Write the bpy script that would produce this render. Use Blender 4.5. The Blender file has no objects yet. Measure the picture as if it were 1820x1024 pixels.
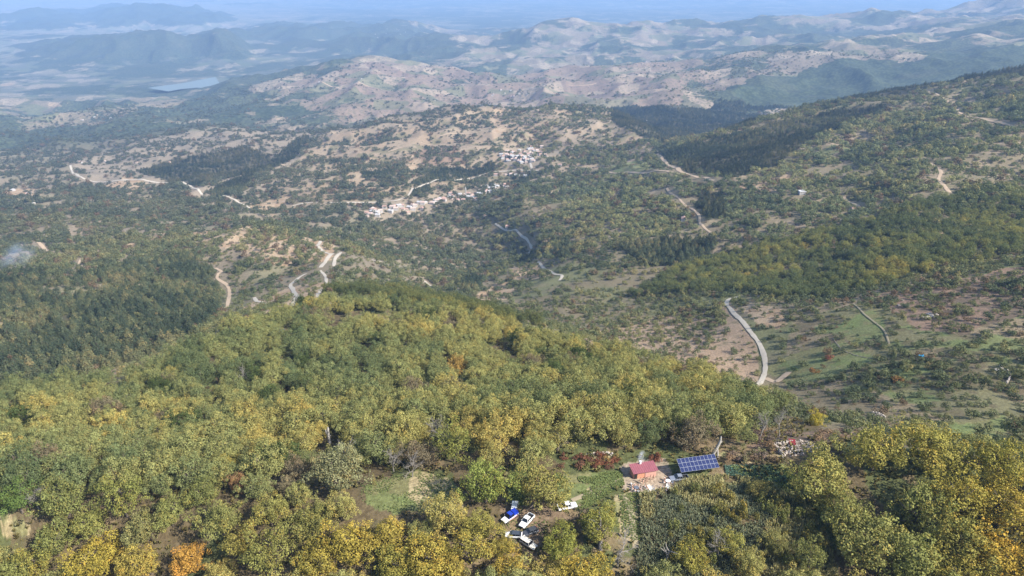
import bpy, bmesh, math, random
import numpy as np
from mathutils import Vector, Matrix, Euler

random.seed(7)
RNG = np.random.default_rng(7)
C = bpy.context.scene.collection
R = math.radians

# ------------------------------------------------------------------ camera, sky, sun, exposure
SC = bpy.context.scene
PITCH, FOC, CU, CV = R(25.0), 1213.33, 910.0, 512.0        # the drone looks 25 degrees down
cam_data = bpy.data.cameras.new("camera")
cam_data.sensor_width = 36.0
cam_data.lens = 24.0
cam_data.clip_start = 1.0
cam_data.clip_end = 120000.0
cam = bpy.data.objects.new("camera", cam_data)
cam.location = (0, 0, 0)
cam.rotation_euler = (R(90) - PITCH, 0, 0)
C.objects.link(cam)
SC.camera = cam

SUN_EL, SUN_ROT = R(40.0), R(118.0)                        # behind the camera, to its right
sun_dir = Vector((math.sin(SUN_ROT) * math.cos(SUN_EL), math.cos(SUN_ROT) * math.cos(SUN_EL), math.sin(SUN_EL)))
world = bpy.data.worlds.new("World")
SC.world = world
world.use_nodes = True
wn = world.node_tree.nodes
bg = wn["Background"]
sky = wn.new("ShaderNodeTexSky")
sky.sky_type = 'NISHITA'
sky.sun_disc = False
sky.sun_elevation = SUN_EL
sky.sun_rotation = SUN_ROT
sky.altitude = 900
world.node_tree.links.new(sky.outputs[0], bg.inputs[0])
bg.inputs[1].default_value = 0.11
sd = bpy.data.lights.new("sun", 'SUN')
sd.energy = 4.7
sd.angle = R(0.5)
sd.color = (1.0, 0.945, 0.86)
so = bpy.data.objects.new("sun", sd)
so.rotation_euler = sun_dir.to_track_quat('Z', 'Y').to_euler()
so.location = (200, -200, 400)
C.objects.link(so)
SC.view_settings.view_transform = 'Standard'
SC.view_settings.look = 'None'
SC.view_settings.exposure = 1.14
SC.view_settings.gamma = 1.0
SC.cycles.volume_bounces = 1
SC.cycles.max_bounces = 5
SC.cycles.diffuse_bounces = 2
SC.cycles.transparent_max_bounces = 6

# ------------------------------------------------------------------ helpers: noise, pixels to the ground
def _h(ix, iy, seed):
    n = (ix.astype(np.int64) * 374761393 + iy.astype(np.int64) * 668265263 + seed * 1442695041) & 0xFFFFFFFF
    n = ((n ^ (n >> 13)) * 1274126177) & 0xFFFFFFFF
    return ((n ^ (n >> 16)) & 0xFFFF) / 65535.0

def vnoise(x, y, seed=0):
    ix, iy = np.floor(x), np.floor(y)
    fx, fy = x - ix, y - iy
    sx, sy = fx * fx * fx * (fx * (fx * 6 - 15) + 10), fy * fy * fy * (fy * (fy * 6 - 15) + 10)
    a, b = _h(ix, iy, seed), _h(ix + 1, iy, seed)
    c, d = _h(ix, iy + 1, seed), _h(ix + 1, iy + 1, seed)
    return (a + (b - a) * sx) + ((c + (d - c) * sx) - (a + (b - a) * sx)) * sy

def fbm(x, y, L, octv=4, seed=0):
    s, amp, tot = 0, 1.0, 0.0
    x, y = x / L, y / L
    for o in range(octv):
        s = s + amp * vnoise(x, y, seed + o * 17)
        tot += amp
        amp *= 0.5
        x, y = x * 2.03 + 11.3, y * 2.03 - 7.1
    return s / tot

def sstep(a, b, x):
    t = np.clip((x - a) / (b - a), 0, 1)
    return t * t * (3 - 2 * t)

def ray(u, v):
    a, b = (np.asarray(u, float) - CU) / FOC, (CV - np.asarray(v, float)) / FOC
    cp, sp = math.cos(PITCH), math.sin(PITCH)
    return a, cp + b * sp, -sp + b * cp

def node(u, v, d):
    x, y, z = ray(u, v)
    return float(np.arctan2(x, y)), float(np.log(np.hypot(x, y) * d)), float(z * d)

def project(x, y, z):
    cp, sp = math.cos(PITCH), math.sin(PITCH)
    d = y * cp - z * sp
    up = y * sp + z * cp
    return CU + FOC * x / d, CV - FOC * up / d, d

def pchip_slopes(x, y):
    h = np.diff(x, axis=0)
    s = np.diff(y, axis=0) / h
    m = np.zeros_like(y)
    same = s[:-1] * s[1:] > 0
    w1, w2 = 2 * h[1:] + h[:-1], h[1:] + 2 * h[:-1]
    with np.errstate(divide='ignore', invalid='ignore'):
        mm = (w1 + w2) / (w1 / s[:-1] + w2 / s[1:])
    m[1:-1] = np.where(same, mm, 0)
    m[0], m[-1] = s[0], s[-1]
    return m

def herm(x0, x1, y0, y1, m0, m1, x):
    h = x1 - x0
    t = (x - x0) / h
    return (2*t**3 - 3*t**2 + 1) * y0 + (t**3 - 2*t**2 + t) * h * m0 + (-2*t**3 + 3*t**2) * y1 + (t**3 - t**2) * h * m1

def interp1(xs, ys, q):
    xs, ys = np.asarray(xs), np.asarray(ys)
    m = pchip_slopes(xs, ys)
    m[0] = m[-1] = 0
    qc = np.clip(q, xs[0], xs[-1])
    i = np.clip(np.searchsorted(xs, qc) - 1, 0, len(xs) - 2)
    return herm(xs[i], xs[i+1], ys[i], ys[i+1], m[i], m[i+1], qc)

# ------------------------------------------------------------------ the terrain: ridges and valleys as lines across the land
# each line: (u, v, depth) readings of one ridge, slope break or valley floor, turned into points in space
LINES = [
 [(-500,1500,128),(910,1500,124),(2300,1500,120)],
 [(-400,1090,160),(910,1090,158),(2200,1090,150)],
 [(-400,930,172),(0,930,178),(300,905,184),(910,899,182),(1300,899,182),(1820,910,172),(2200,920,165)],
 [(-400,830,215),(0,810,240),(300,790,246),(600,800,222),(910,800,206),(1300,803,204),(1500,815,195),(1820,845,186),(2200,880,178)],
 [(-400,745,285),(0,735,300),(250,715,306),(500,690,312),(700,695,300),(910,700,286),(1180,722,265),(1350,745,245),(1500,772,222),(1820,822,200),(2200,870,187)],
 [(-400,705,345),(0,694,345),(230,668,352),(300,636,375),(400,586,425),(480,552,465),(560,524,505),(700,535,495),(850,560,465),(1000,592,420),(1180,645,365),(1350,694,318),(1500,748,262),(1820,815,212),(2200,866,194)],
 [(-400,702,395),(0,690,400),(230,664,405),(300,628,440),(400,580,490),(480,547,520),(560,520,570),(700,530,600),(850,550,590),(1000,585,500),(1180,640,405),(1350,688,352),(1500,742,282),(1820,806,226),(2200,860,204)],
 [(-400,640,450),(0,640,455),(230,630,470),(300,605,505),(400,563,570),(480,540,580),(560,510,620),(700,508,740),(830,518,820),(1000,560,600),(1180,612,470),(1350,650,408),(1500,690,335),(1650,705,300),(1820,740,268),(2200,800,235)],
 [(-400,490,720),(0,500,700),(200,500,720),(400,490,780),(480,500,730),(560,447,870),(620,452,880),(700,468,990),(830,490,990),(900,480,940),(1000,505,750),(1180,550,590),(1350,565,480),(1480,545,465),(1650,500,482),(1820,462,505),(2100,420,540)],
 [(-400,430,1000),(0,440,950),(200,430,1000),(400,425,930),(480,404,1000),(560,425,980),(700,425,1210),(830,430,1280),(900,430,1220),(1000,433,1000),(1180,455,800),(1350,480,680),(1480,512,560),(1650,480,540),(1820,457,550),(2100,412,590)],
 [(-400,380,1300),(0,380,1300),(200,380,1300),(400,392,1230),(480,390,1280),(560,393,1290),(700,397,1370),(830,380,1430),(900,370,1350),(1000,370,1250),(1180,370,1050),(1350,380,890),(1480,395,790),(1650,370,760),(1820,340,800),(2100,320,850)],
 [(-400,330,1750),(0,330,1750),(200,330,1700),(400,337,1600),(560,345,1500),(700,352,1480),(830,333,1620),(900,310,1700),(1000,320,1560),(1180,310,1270),(1350,300,1150),(1480,280,1150),(1650,250,1100),(1820,220,1100),(2100,190,1150)],
 [(-400,280,2300),(0,280,2300),(200,280,2200),(400,285,2000),(560,272,2000),(700,262,2000),(830,257,2000),(950,258,1960),(1080,287,1660),(1180,280,1500),(1350,228,1500),(1480,198,1550),(1650,165,1600),(1820,132,1600),(2100,85,1600)],
 [(-400,232,3000),(0,232,3000),(200,235,2800),(400,240,2500),(560,240,2350),(700,214,2350),(800,198,2380),(900,188,2400),(1000,190,2400),(1090,200,2350),(1180,240,2150),(1350,224,2400),(1480,194,2500),(1650,163,2500),(1820,130,2400),(2100,85,2500)],
 [(-400,200,3700),(0,200,3700),(200,205,3500),(400,222,3100),(560,236,2850),(700,232,2850),(900,212,2900),(1090,212,2900),(1200,215,2700),(1350,215,2850),(1480,196,2950),(1650,166,3050),(1820,125,3150),(2100,60,3400)],
 [(-400,172,4800),(0,170,4800),(200,172,4700),(300,168,4650),(450,142,4600),(560,122,4500),(600,111,4500),(650,108,4500),(700,115,4450),(780,125,4400),(900,136,4300),(1050,122,4300),(1230,110,4200),(1400,88,4300),(1600,72,4400),(1820,50,4500),(2100,25,4600)],
 [(-400,152,5350),(0,152,5350),(300,152,5350),(450,137,5900),(640,118,5900),(900,135,5000),(1050,125,5100),(1230,110,5200),(1400,80,5500),(1600,60,5500),(1820,37,5600),(2100,15,5600)],
 [(-400,136,5950),(0,136,5950),(270,133,6050),(450,120,6300),(640,95,7000),(800,95,6150),(900,85,6300),(1050,75,6400),(1230,62,6500),(1400,52,6600),(1600,38,6700),(1820,20,6800),(2100,0,6900)],
 [(-400,125,6800),(-200,114,6900),(0,101,7000),(100,84,7200),(180,68,7400),(230,56,7500),(270,50,7500),(300,56,7500),(330,64,7550),(380,53,7700),(420,60,7800),(450,74,8000),(540,98,7100),(640,90,7150),(720,86,7000),(800,70,6900),(900,58,7000),(1000,45,7000),(1100,47,7050),(1200,42,7200),(1400,32,7300),(1600,15,7500),(1820,2,7700),(2100,-22,7800)],
 [(-400,60,9300),(0,60,9300),(300,58,9500),(430,56,9400),(520,46,9400),(600,50,9400),(700,47,9500),(800,56,9600),(1000,55,9400),(1820,50,9400),(2100,45,9400)],
 [(-400,42,11000),(-100,36,11300),(0,32,11500),(70,24,11500),(150,33,11800),(220,21,12000),(300,14,12500),(370,22,12600),(450,38,11900),(640,38,11800),(1000,38,11800),(1820,38,11800)],
 [(-400,20,15000),(910,20,15000),(2100,20,15000)],
 [(-400,9,17500),(0,8,17300),(200,17,17000),(420,6,17300),(640,15,17500),(900,7,17600),(1150,15,17400),(1400,8,17500),(2100,9,17500)],
 [(-400,5,19000),(400,2,19000),(910,4,19000),(1400,2,19000),(2100,4,19000)],
 [(-400,-22,30000),(400,-18,30000),(910,-24,30000),(1400,-18,30000),(2100,-24,30000)],
 [(-400,-30,45000),(910,-30,45000),(2100,-30,45000)],
]
NA, NR = 1000, 1150
AZ = np.linspace(-1.12, 1.12, NA)
LR = np.linspace(math.log(62), math.log(46000), NR)
_lr = np.zeros((len(LINES), NA)); _lz = np.zeros((len(LINES), NA))
for k, ln in enumerate(LINES):
    nd = np.array([node(*p) for p in ln])
    nd = nd[np.argsort(nd[:, 0])]
    _lr[k] = interp1(nd[:, 0], nd[:, 1], AZ)
    _lz[k] = interp1(nd[:, 0], nd[:, 2], AZ)
for k in range(1, len(LINES)):
    _lr[k] = np.maximum(_lr[k], _lr[k-1] + 0.02)
_m = pchip_slopes(_lr, _lz)
GZ = np.zeros((NA, NR))
for i in range(NA):
    q = np.clip(LR, _lr[0, i], _lr[-1, i])
    j = np.clip(np.searchsorted(_lr[:, i], q) - 1, 0, len(LINES) - 2)
    GZ[i] = herm(_lr[j, i], _lr[j+1, i], _lz[j, i], _lz[j+1, i], _m[j, i], _m[j+1, i], q)
# a light blur along the bearing, then the land's own relief: spurs, gullies, bumps
for _ in range(5):
    GZ[1:-1] = 0.25 * GZ[:-2] + 0.5 * GZ[1:-1] + 0.25 * GZ[2:]
RR = np.exp(LR)[None, :]
GX, GY = np.sin(AZ)[:, None] * RR, np.cos(AZ)[:, None] * RR
flat = sstep(-815, -745, GZ)
rel = np.zeros_like(GZ)
for L, sd_, a in ((2300, 2, .075), (1100, 3, .15), (520, 5, .17), (240, 9, .14), (110, 13, .10), (48, 21, .07), (20, 31, .05)):
    w = sstep(2.6 if L > 2000 else 3.6, 9.0 if L < 2000 else 4.5, RR / L)
    n = fbm(GX + 0.25 * L * vnoise(GX / L, GY / L, sd_ + 50), GY, L, 2, sd_)
    n = (1 - np.abs(2 * n - 1) * 2.0) - 0.55 if L > 100 else (n - 0.5) * 1.4
    rel += w * a * L * n * (0.5 if L > 200 else .6)
peaks = sstep(6300, 6900, RR) * sstep(8600, 8000, RR) * sstep(-.06, -.2, AZ)[:, None]
rel *= 1.15
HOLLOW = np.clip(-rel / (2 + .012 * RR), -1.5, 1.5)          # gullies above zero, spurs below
GZ += rel * (0.04 + 0.96 * flat) * (1 + .7 * peaks)

def H(x, y, G=None):
    """ground height at (x, y)"""
    G = GZ if G is None else G
    a = (np.arctan2(x, y) - AZ[0]) / (AZ[1] - AZ[0])
    r = (0.5 * np.log(np.maximum(x * x + y * y, 1.0)) - LR[0]) / (LR[1] - LR[0])
    a, r = np.clip(a, 0, NA - 1.001), np.clip(r, 0, NR - 1.001)
    i, j = a.astype(int), r.astype(int)
    fa, fr = a - i, r - j
    return (G[i, j] * (1 - fa) + G[i+1, j] * fa) * (1 - fr) + (G[i, j+1] * (1 - fa) + G[i+1, j+1] * fa) * fr

def at(u, v, lift=0.0):
    """where the sight line through a reading of the photograph meets the land (raised by lift)"""
    dx, dy, dz = ray(u, v)
    dx, dy, dz = np.atleast_1d(dx), np.atleast_1d(dy), np.atleast_1d(dz)
    hyp = np.hypot(dx, dy)
    t = np.exp(np.linspace(math.log(70), math.log(44000), 5000))
    out = np.zeros((len(dx), 3))
    lift = np.broadcast_to(np.asarray(lift, float), dx.shape)
    for k in range(len(dx)):
        s = t / hyp[k]
        g = H(dx[k] * s, dy[k] * s) + lift[k] - dz[k] * s
        hit = np.argmax(g > 0) if (g > 0).any() else len(t) - 1
        a0, a1 = (g[hit-1], g[hit]) if hit > 0 else (-1, 0)
        f = -a0 / (a1 - a0) if a1 != a0 else 0
        ss = s[max(hit-1, 0)] + f * (s[hit] - s[max(hit-1, 0)])
        out[k] = dx[k] * ss, dy[k] * ss, H(dx[k] * ss, dy[k] * ss)
    return out

# which ground can be seen from the air here (used to leave out plants behind ridges)
_el = GZ / RR
_run = np.maximum.accumulate(_el, axis=1)
def seen(x, y, z, margin):
    a = np.clip(((np.arctan2(x, y) - AZ[0]) / (AZ[1] - AZ[0])), 0, NA - 1).astype(int)
    r = np.hypot(x, y)
    j = np.clip(((np.log(r) - LR[0]) / (LR[1] - LR[0])).astype(int) - 2, 0, NR - 1)
    return (z + margin) / r >= _run[a, j]

def inpoly(x, y, poly):
    px, py = poly[:, 0], poly[:, 1]
    m = (x > px.min()) & (x < px.max()) & (y > py.min()) & (y < py.max())
    res = np.zeros(x.shape, bool)
    if not m.any():
        return res
    xs, ys = x[m], y[m]
    c = np.zeros(xs.shape, bool)
    j = len(px) - 1
    for i in range(len(px)):
        if py[i] != py[j]:
            c ^= ((py[i] > ys) != (py[j] > ys)) & (xs < (px[j] - px[i]) * (ys - py[i]) / (py[j] - py[i]) + px[i])
        j = i
    res[m] = c
    return res

def tag(o, label=None, cat=None, group=None, kind=None):
    if label: o['label'] = label
    if cat: o['category'] = cat
    if group: o['group'] = group
    if kind: o['kind'] = kind
    return o

def mesh_np(name, verts, faces, mats=(), mi=None, smooth=False):
    """mesh from a vertex array and an (n, 3|4) face array"""
    me = bpy.data.meshes.new(name)
    verts = np.asarray(verts, np.float32); faces = np.asarray(faces, np.int32)
    n, k = faces.shape
    me.vertices.add(len(verts)); me.vertices.foreach_set("co", verts.ravel())
    me.loops.add(n * k); me.loops.foreach_set("vertex_index", faces.ravel())
    me.polygons.add(n)
    me.polygons.foreach_set("loop_start", np.arange(0, n * k, k, dtype=np.int32))
    me.polygons.foreach_set("loop_total", np.full(n, k, np.int32))
    for m in mats: me.materials.append(m)
    if mi is not None: me.polygons.foreach_set("material_index", np.asarray(mi, np.int32))
    if smooth: me.polygons.foreach_set("use_smooth", np.ones(n, bool))
    me.update(calc_edges=True)
    return me

def obj(name, me, parent=None, loc=None):
    o = bpy.data.objects.new(name, me)
    C.objects.link(o)
    if parent: o.parent = parent
    if loc is not None: o.location = loc
    return o

# ------------------------------------------------------------------ land cover: outlines read from the photograph, laid on the land
def P(*pts):
    p = np.array(pts, float)
    q = []
    for i in range(len(p)):                               # denser outline so that it follows the slopes
        a, b = p[i], p[(i + 1) % len(p)]
        for t in (0, .5): q.append(a + (b - a) * t)
    q = np.array(q)
    return at(q[:, 0], q[:, 1])[:, :2]

CHEST = [P((-160,1020),(-160,700),(0,700),(230,676),(300,645),(400,598),(480,566),(560,538),(700,545),(850,572),(1000,606),(1180,660),(1340,704),(1400,740),(1480,768),(1820,835),(2000,880),(2000,1020)),
         P((-300,1400),(-160,1015),(910,1015),(2000,1015),(2100,1400),(910,1400))]
BELT = P((1120,525),(1200,480),(1320,445),(1480,405),(1640,362),(1820,325),(2000,310),(2000,410),(1820,450),(1650,480),(1560,510),(1470,532),(1380,530),(1310,520))
SHADE_STRIP = P((560,522),(640,512),(720,512),(850,548),(1000,590),(1160,640),(1000,600),(830,565),(680,535))  # shady strip of chestnuts along the spur crest
PINE = [P((-150,482),(0,482),(120,478),(250,470),(330,455),(380,470),(404,545),(330,600),(270,640),(140,668),(0,688),(-150,690)),
        P((245,306),(300,285),(430,262),(515,287),(480,302),(375,322),(350,333),(290,320)),
        P((365,342),(400,325),(455,305),(440,337),(390,352)), P((470,290),(500,270),(545,240),(555,250),(510,290)),
        P((1165,275),(1340,232),(1490,194),(1585,190),(1500,222),(1430,255),(1390,290),(1290,318),(1215,303)),
        P((1085,190),(1200,195),(1290,195),(1360,207),(1330,228),(1250,240),(1180,257),(1130,238),(1088,218)),
        P((1240,345),(1285,340),(1290,385),(1260,392),(1235,380)), P((1090,440),(1180,425),(1270,430),(1265,470),(1150,472)),
        P((728,337),(745,322),(764,322),(765,340),(735,350)), P((730,327),(760,308),(870,292),(876,306),(800,322)), P((900,328),(940,310),(955,312),(930,330)),
        P((640,306),(700,302),(705,314),(650,318)), P((860,300),(868,288),(880,290),(878,305)), P((985,440),(1010,430),(1015,455),(995,462)),
        P((820,500),(840,488),(860,500),(845,520),(825,522))]
PINE_FAR = [P((1275,192),(1300,152),(1480,112),(1600,112),(1700,92),(1900,70),(1900,120),(1640,156),(1480,190),(1350,200)),
            P((1390,90),(1440,80),(1470,85),(1420,95)), P((1660,60),(1820,35),(1900,30),(1900,50),(1700,68)), P((440,195),(520,185),(560,200),(470,215))]
FIELD = P((1470,552),(1560,528),(1650,505),(1820,470),(2000,440),(2000,840),(1820,800),(1600,735),(1420,692),(1395,640),(1400,580))
BROWN = [P((1560,525),(1820,472),(1960,440),(1960,560),(1820,560),(1720,595),(1620,575)), P((1350,222),(1420,214),(1450,220),(1410,240),(1360,243)),
         P((740,265),(800,258),(830,290),(750,292)), P((1540,760),(1400,770),(1330,790),(1350,806),(1450,806)), P((1320,790),(1440,765),(1480,790),(1400,812))]
BARE = [P((1150,565),(1230,545),(1290,540),(1345,620),(1352,688),(1200,645),(1010,605),(1100,575)), P((340,412),(480,407),(590,424),(580,462),(470,472),(430,442),(345,442)),
        P((220,438),(300,402),(320,412),(250,447)), P((715,272),(740,268),(742,302),(725,306)), P((868,202),(900,196),(908,240),(880,252)), P((190,327),(240,310),(278,330),(240,346)),
        P((840,527),(900,497),(930,507),(905,532),(860,542)), P((500,515),(560,500),(600,520),(520,542),(450,562),(400,585),(440,545)), P((430,370),(470,355),(510,350),(500,370),(460,385)),
        P((1070,430),(1130,390),(1150,385),(1130,410),(1085,435)), P((1300,540),(1390,545),(1400,580),(1340,580)), P((900,468),(960,455),(980,490),(930,500)), P((-20,345),(40,332),(95,338),(60,350)),
        P((300,212),(340,200),(320,222)), P((1100,600),(1180,570),(1220,590),(1150,640)), P((1310,335),(1400,310),(1440,320),(1350,350)), P((76,179),(135,184),(133,190),(80,187)), P((0,142),(20,140),(30,148),(0,155)), P((270,215),(310,207),(318,212),(285,225)), P((430,170),(460,165),(458,185),(440,188))]
DRY = P((512,292),(556,243),(700,216),(800,202),(900,190),(1090,202),(1165,240),(1178,282),(1050,302),(940,332),(830,345),(700,358),(560,372),(480,384),(425,368),(500,322))
DRY2 = P((120,292),(250,250),(420,226),(545,238),(515,292),(425,368),(480,388),(400,372),(300,330),(190,335))
SHOULDER = P((1180,300),(1560,195),(1820,140),(2000,110),(2000,340),(1820,360),(1450,430),(1230,440),(1000,400),(1000,330))
GREEN = [P((1495,562),(1560,550),(1578,592),(1530,612),(1490,592)), P((1560,692),(1640,690),(1605,714)), P((640,860),(740,836),(800,850),(818,885),(800,910),(700,912),(645,895)), P((985,842),(1105,838),(1110,862),(1040,905),(990,890)), P((906,830),(945,830),(930,900),(900,890)),
         P((1285,830),(1390,828),(1480,900),(1500,980),(1420,980),(1390,880)), P((1650,760),(1800,740),(1800,790),(1700,790)), P((1360,650),(1500,600),(1560,640),(1400,690)), P((1090,292),(1150,282),(1170,300),(1100,306)), P((1450,270),(1500,258),(1510,268),(1460,282))]
TANGROUND = [P((725,838),(790,846),(822,905),(770,914),(720,890)), P((1100,878),(1135,875),(1142,962),(1108,962)), P((1040,868),(1100,850),(1110,862),(1050,890)), P((0,935),(50,925),(55,950),(0,960)), P((1780,930),(1820,935),(1820,960),(1790,955)), P((1230,812),(1330,806),(1400,812),(1330,820)), P((1040,812),(1090,806),(1090,820),(1040,822))]
YARD = P((1106,826),(1150,818),(1192,808),(1200,840),(1225,850),(1190,876),(1116,874),(1104,850))
CAMP = P((886,905),(905,885),(930,880),(960,905),(1000,890),(1040,895),(1040,915),(975,925),(960,985),(915,975))
MAIZE = P((1135,880),(1190,872),(1230,850),(1300,850),(1370,862),(1430,900),(1470,960),(1500,1060),(1120,1060),(1140,960))
VILLAGE = [P((640,372),(700,358),(770,350),(800,340),(890,325),(908,330),(880,346),(800,364),(740,386),(660,396)), P((885,266),(990,262),(1002,284),(950,296),(900,294))]
VEGGIE = P((1287,828),(1365,828),(1395,846),(1400,860),(1340,852),(1292,846))
CLEAR = GREEN[2:6] + TANGROUND + [YARD, CAMP, MAIZE, VEGGIE, P((985,805),(1100,800),(1330,795),(1330,825),(1285,850),(1195,815),(1105,840),(990,845)), P((1330,765),(1470,760),(1480,800),(1420,890),(1380,890),(1340,815)), P((640,835),(740,830),(820,860),(825,915),(640,905))]

def cover(x, y):
    """what grows or lies at (x, y): ground colour, and how thick each kind of plant stands"""
    r = np.hypot(x, y)
    w = np.clip(r * 0.012, .6, 45)
    wx = x + w * 2 * (fbm(x, y, 9, 2, 91) - .5) * np.clip(60 / r, .3, 1) + w * 2.4 * (fbm(x / w * 8, y / w * 8, 22, 2, 92) - .5)
    wy = y + w * 2 * (fbm(x, y, 9, 2, 93) - .5) * np.clip(60 / r, .3, 1) + w * 2.4 * (fbm(x / w * 8, y / w * 8, 22, 2, 94) - .5)
    z = H(x, y)
    n1, n2, n3 = fbm(x, y, 140, 4, 1), fbm(x, y, 38, 3, 2), fbm(x, y, 420, 4, 4)
    col = np.zeros(x.shape + (3,))
    def put(m, c, a=1.0):
        m = np.asarray(m, float)[..., None] * a
        col[:] = col * (1 - m) + np.array(c) * m
    az = np.arctan2(x, y)
    put(np.ones_like(x), (.175, .148, .098))
    put(sstep(.52, .66, n1), (.285, .220, .150), .8)
    put(sstep(.55, .66, n2), (.175, .145, .092), .7)
    put(sstep(.50, .66, fbm(x, y, 75, 3, 6)), (.135, .148, .072), .75)
    scrub = .46 + .55 * sstep(.38, .68, n1) * sstep(.2, .5, n2)
    left = sstep(.02, -.12, az) * sstep(500, 900, r)
    put(left * .6, (.205, .170, .135)); scrub = np.maximum(scrub, left * (.30 + .6 * sstep(.40, .62, n1)))
    veg = np.clip(.36 + 1.3 * (n3 - .42), 0, 1)
    # far country
    far = sstep(2600, 3600, r)
    dryness = sstep(-.25, .15, az) * far
    put(far * (1 - .5 * dryness), (.20, .165, .12), .8)
    put(dryness, (.20, .162, .125), .85)
    put(dryness * sstep(.50, .60, fbm(x, y, 300, 4, 8)), (.27, .22, .165), .8)
    veg = np.where(far > 0, np.clip(veg + far * ((1 - dryness) * .28 + dryness * .06), 0, 1), veg)
    plain = sstep(-770, -800, z)
    put(plain, (.115, .120, .095))
    put(plain * sstep(8300, 9500, r) * sstep(-.30, -.40, az), (.26, .24, .19), .7)  # haze behind the left mountains put into a paler ground colour
    put(plain * sstep(.59, .63, fbm(x * .6, y, 420, 4, 9)), (.21, .185, .135), .75)
    veg = veg * (1 - plain) + plain * np.clip(.60 - .45 * sstep(8300, 9500, r) * sstep(-.22, -.32, az) + 1.2 * (n3 - .5), 0, 1)  # woods thinned there too, for the same painted haze
    mount = sstep(.0, -.2, az) * sstep(6000, 6500, r) * sstep(-810, -770, z)
    veg = np.maximum(veg, mount * 1.0)
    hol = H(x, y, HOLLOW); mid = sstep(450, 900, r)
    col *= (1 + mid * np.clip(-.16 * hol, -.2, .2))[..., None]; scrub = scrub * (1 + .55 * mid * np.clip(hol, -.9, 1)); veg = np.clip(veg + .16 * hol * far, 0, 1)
    # near and middle ground
    fg = np.zeros(x.shape, bool)
    for p in CHEST: fg |= inpoly(wx, wy, p)
    put(fg, (.115, .090, .052)); put(fg & (n2 > .52), (.09, .10, .042)); put(fg & (fbm(x, y, 14, 3, 33) > .62), (.20, .15, .09), .8)
    m = inpoly(wx, wy, FIELD)
    put(m, (.165, .155, .085)); put(m * sstep(.48, .60, n2), (.235, .185, .125), .85); put(m * sstep(.54, .62, fbm(x, y, 18, 4, 34)), (.125, .160, .062), .8); put(m * sstep(.55, .62, fbm(x, y, 9, 3, 42)), (.115, .095, .062), .7)
    scrub = np.where(m, .48 + .9 * sstep(.43, .54, fbm(x, y, 26, 3, 35)), scrub)
    m = inpoly(wx, wy, DRY2)
    put(m, (.235, .195, .15), .85); scrub = np.where(m, .17 + .55 * sstep(.5, .64, fbm(x, y, 90, 4, 48)), scrub)
    m = inpoly(wx, wy, SHOULDER)
    put(m, (.185, .155, .105), .75); put(m * sstep(.60, .68, fbm(x, y, 45, 3, 49)), (.30, .235, .17), .7); scrub = np.where(m, scrub + .16, scrub)
    m = inpoly(wx, wy, DRY)
    put(m, (.275, .218, .158)); put(m * sstep(.46, .60, fbm(x, y, 90, 4, 36)), (.26, .195, .135), .85); put(m * sstep(.58, .68, n2), (.13, .125, .07), .7)
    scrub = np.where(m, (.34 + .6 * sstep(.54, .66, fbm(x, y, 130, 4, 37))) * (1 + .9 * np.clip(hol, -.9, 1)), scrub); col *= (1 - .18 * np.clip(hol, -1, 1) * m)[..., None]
    ridge = sstep(2850, 3200, r) * sstep(4900, 4600, r) * sstep(-.42, -.2, az) * sstep(.45, .1, az)
    put(ridge, (.225, .165, .13), .85); put(ridge * sstep(.5, .6, fbm(x, y, 160, 4, 41)), (.19, .14, .115), .8); scrub = np.where(ridge > .5, scrub * .45, scrub); veg = veg * (1 - .55 * ridge)
    for p in BROWN:
        m = inpoly(wx, wy, p)
        put(m, (.215, .150, .110)); put(m & (fbm(x, y, 12, 3, 38) > .56), (.13, .10, .075)); scrub = np.where(m, .42, scrub)
    for p in BARE:
        m = inpoly(wx, wy, p)
        put(m, (.35, .265, .185)); put(m & (fbm(x, y, 16, 3, 39) > .55), (.31, .22, .145)); scrub = np.where(m, .58 if p is BARE[0] else .3, scrub)
    m = inpoly(wx, wy, BARE[0]) | inpoly(wx, wy, BARE[14]); put(m, (.27, .20, .145), .7)
    for p in GREEN:
        m = inpoly(wx, wy, p)
        put(m, (.155, .190, .072), .75); put(m & (fbm(x, y, 9, 3, 40) > .54), (.19, .175, .085), .8); scrub = np.where(m, .10, scrub)
    for p in TANGROUND:
        m = inpoly(wx, wy, p); put(m, (.36, .295, .175), .9); put(m & (fbm(x, y, 5, 3, 40) > .6), (.20, .20, .09), .8)
    m = inpoly(wx, wy, YARD); put(m, (.31, .25, .19))
    m = inpoly(wx, wy, CAMP); put(m & (fbm(x, y, 7, 3, 45) > .45), (.17, .125, .085))
    m = inpoly(wx, wy, MAIZE); put(m, (.105, .105, .045)); put(m & (fbm(x, y, 5, 3, 46) > .55), (.14, .11, .06))
    m = inpoly(wx, wy, VEGGIE); put(m, (.10, .115, .055))
    pine = np.zeros_like(x)
    for k, p in enumerate(PINE):
        m = inpoly(wx, wy, p) if k == 0 else inpoly(x, y, p)
        pine = np.where(m, 1.0 if k else np.where(n2 > .60, .35, .95), pine)
        if k == 0: pine *= np.where(m & (fbm(x, y, 60, 2, 47) > .68), .25, 1)
    for p in PINE_FAR:
        m = inpoly(wx, wy, p); pine = np.where(m, .85, pine); veg = np.where(m, .95, veg)
    for p in VILLAGE:
        m = inpoly(x, y, p); put(m, (.27, .22, .165), .7); scrub = np.where(m, .16, scrub); pine = np.where(m, 0, pine)
    m = inpoly(wx, wy, BROWN[1]); pine = np.where(m, .35, pine)
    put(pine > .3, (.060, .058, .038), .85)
    veg = np.where(pine > .5, np.maximum(veg, .92), veg)
    belt = inpoly(wx, wy, BELT); shade_strip = inpoly(wx, wy, SHADE_STRIP)
    chest = np.where(fg, 1.0, 0) * 1.0
    for p in CLEAR: chest = np.where(inpoly(x, y, p), 0, chest)
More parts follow.
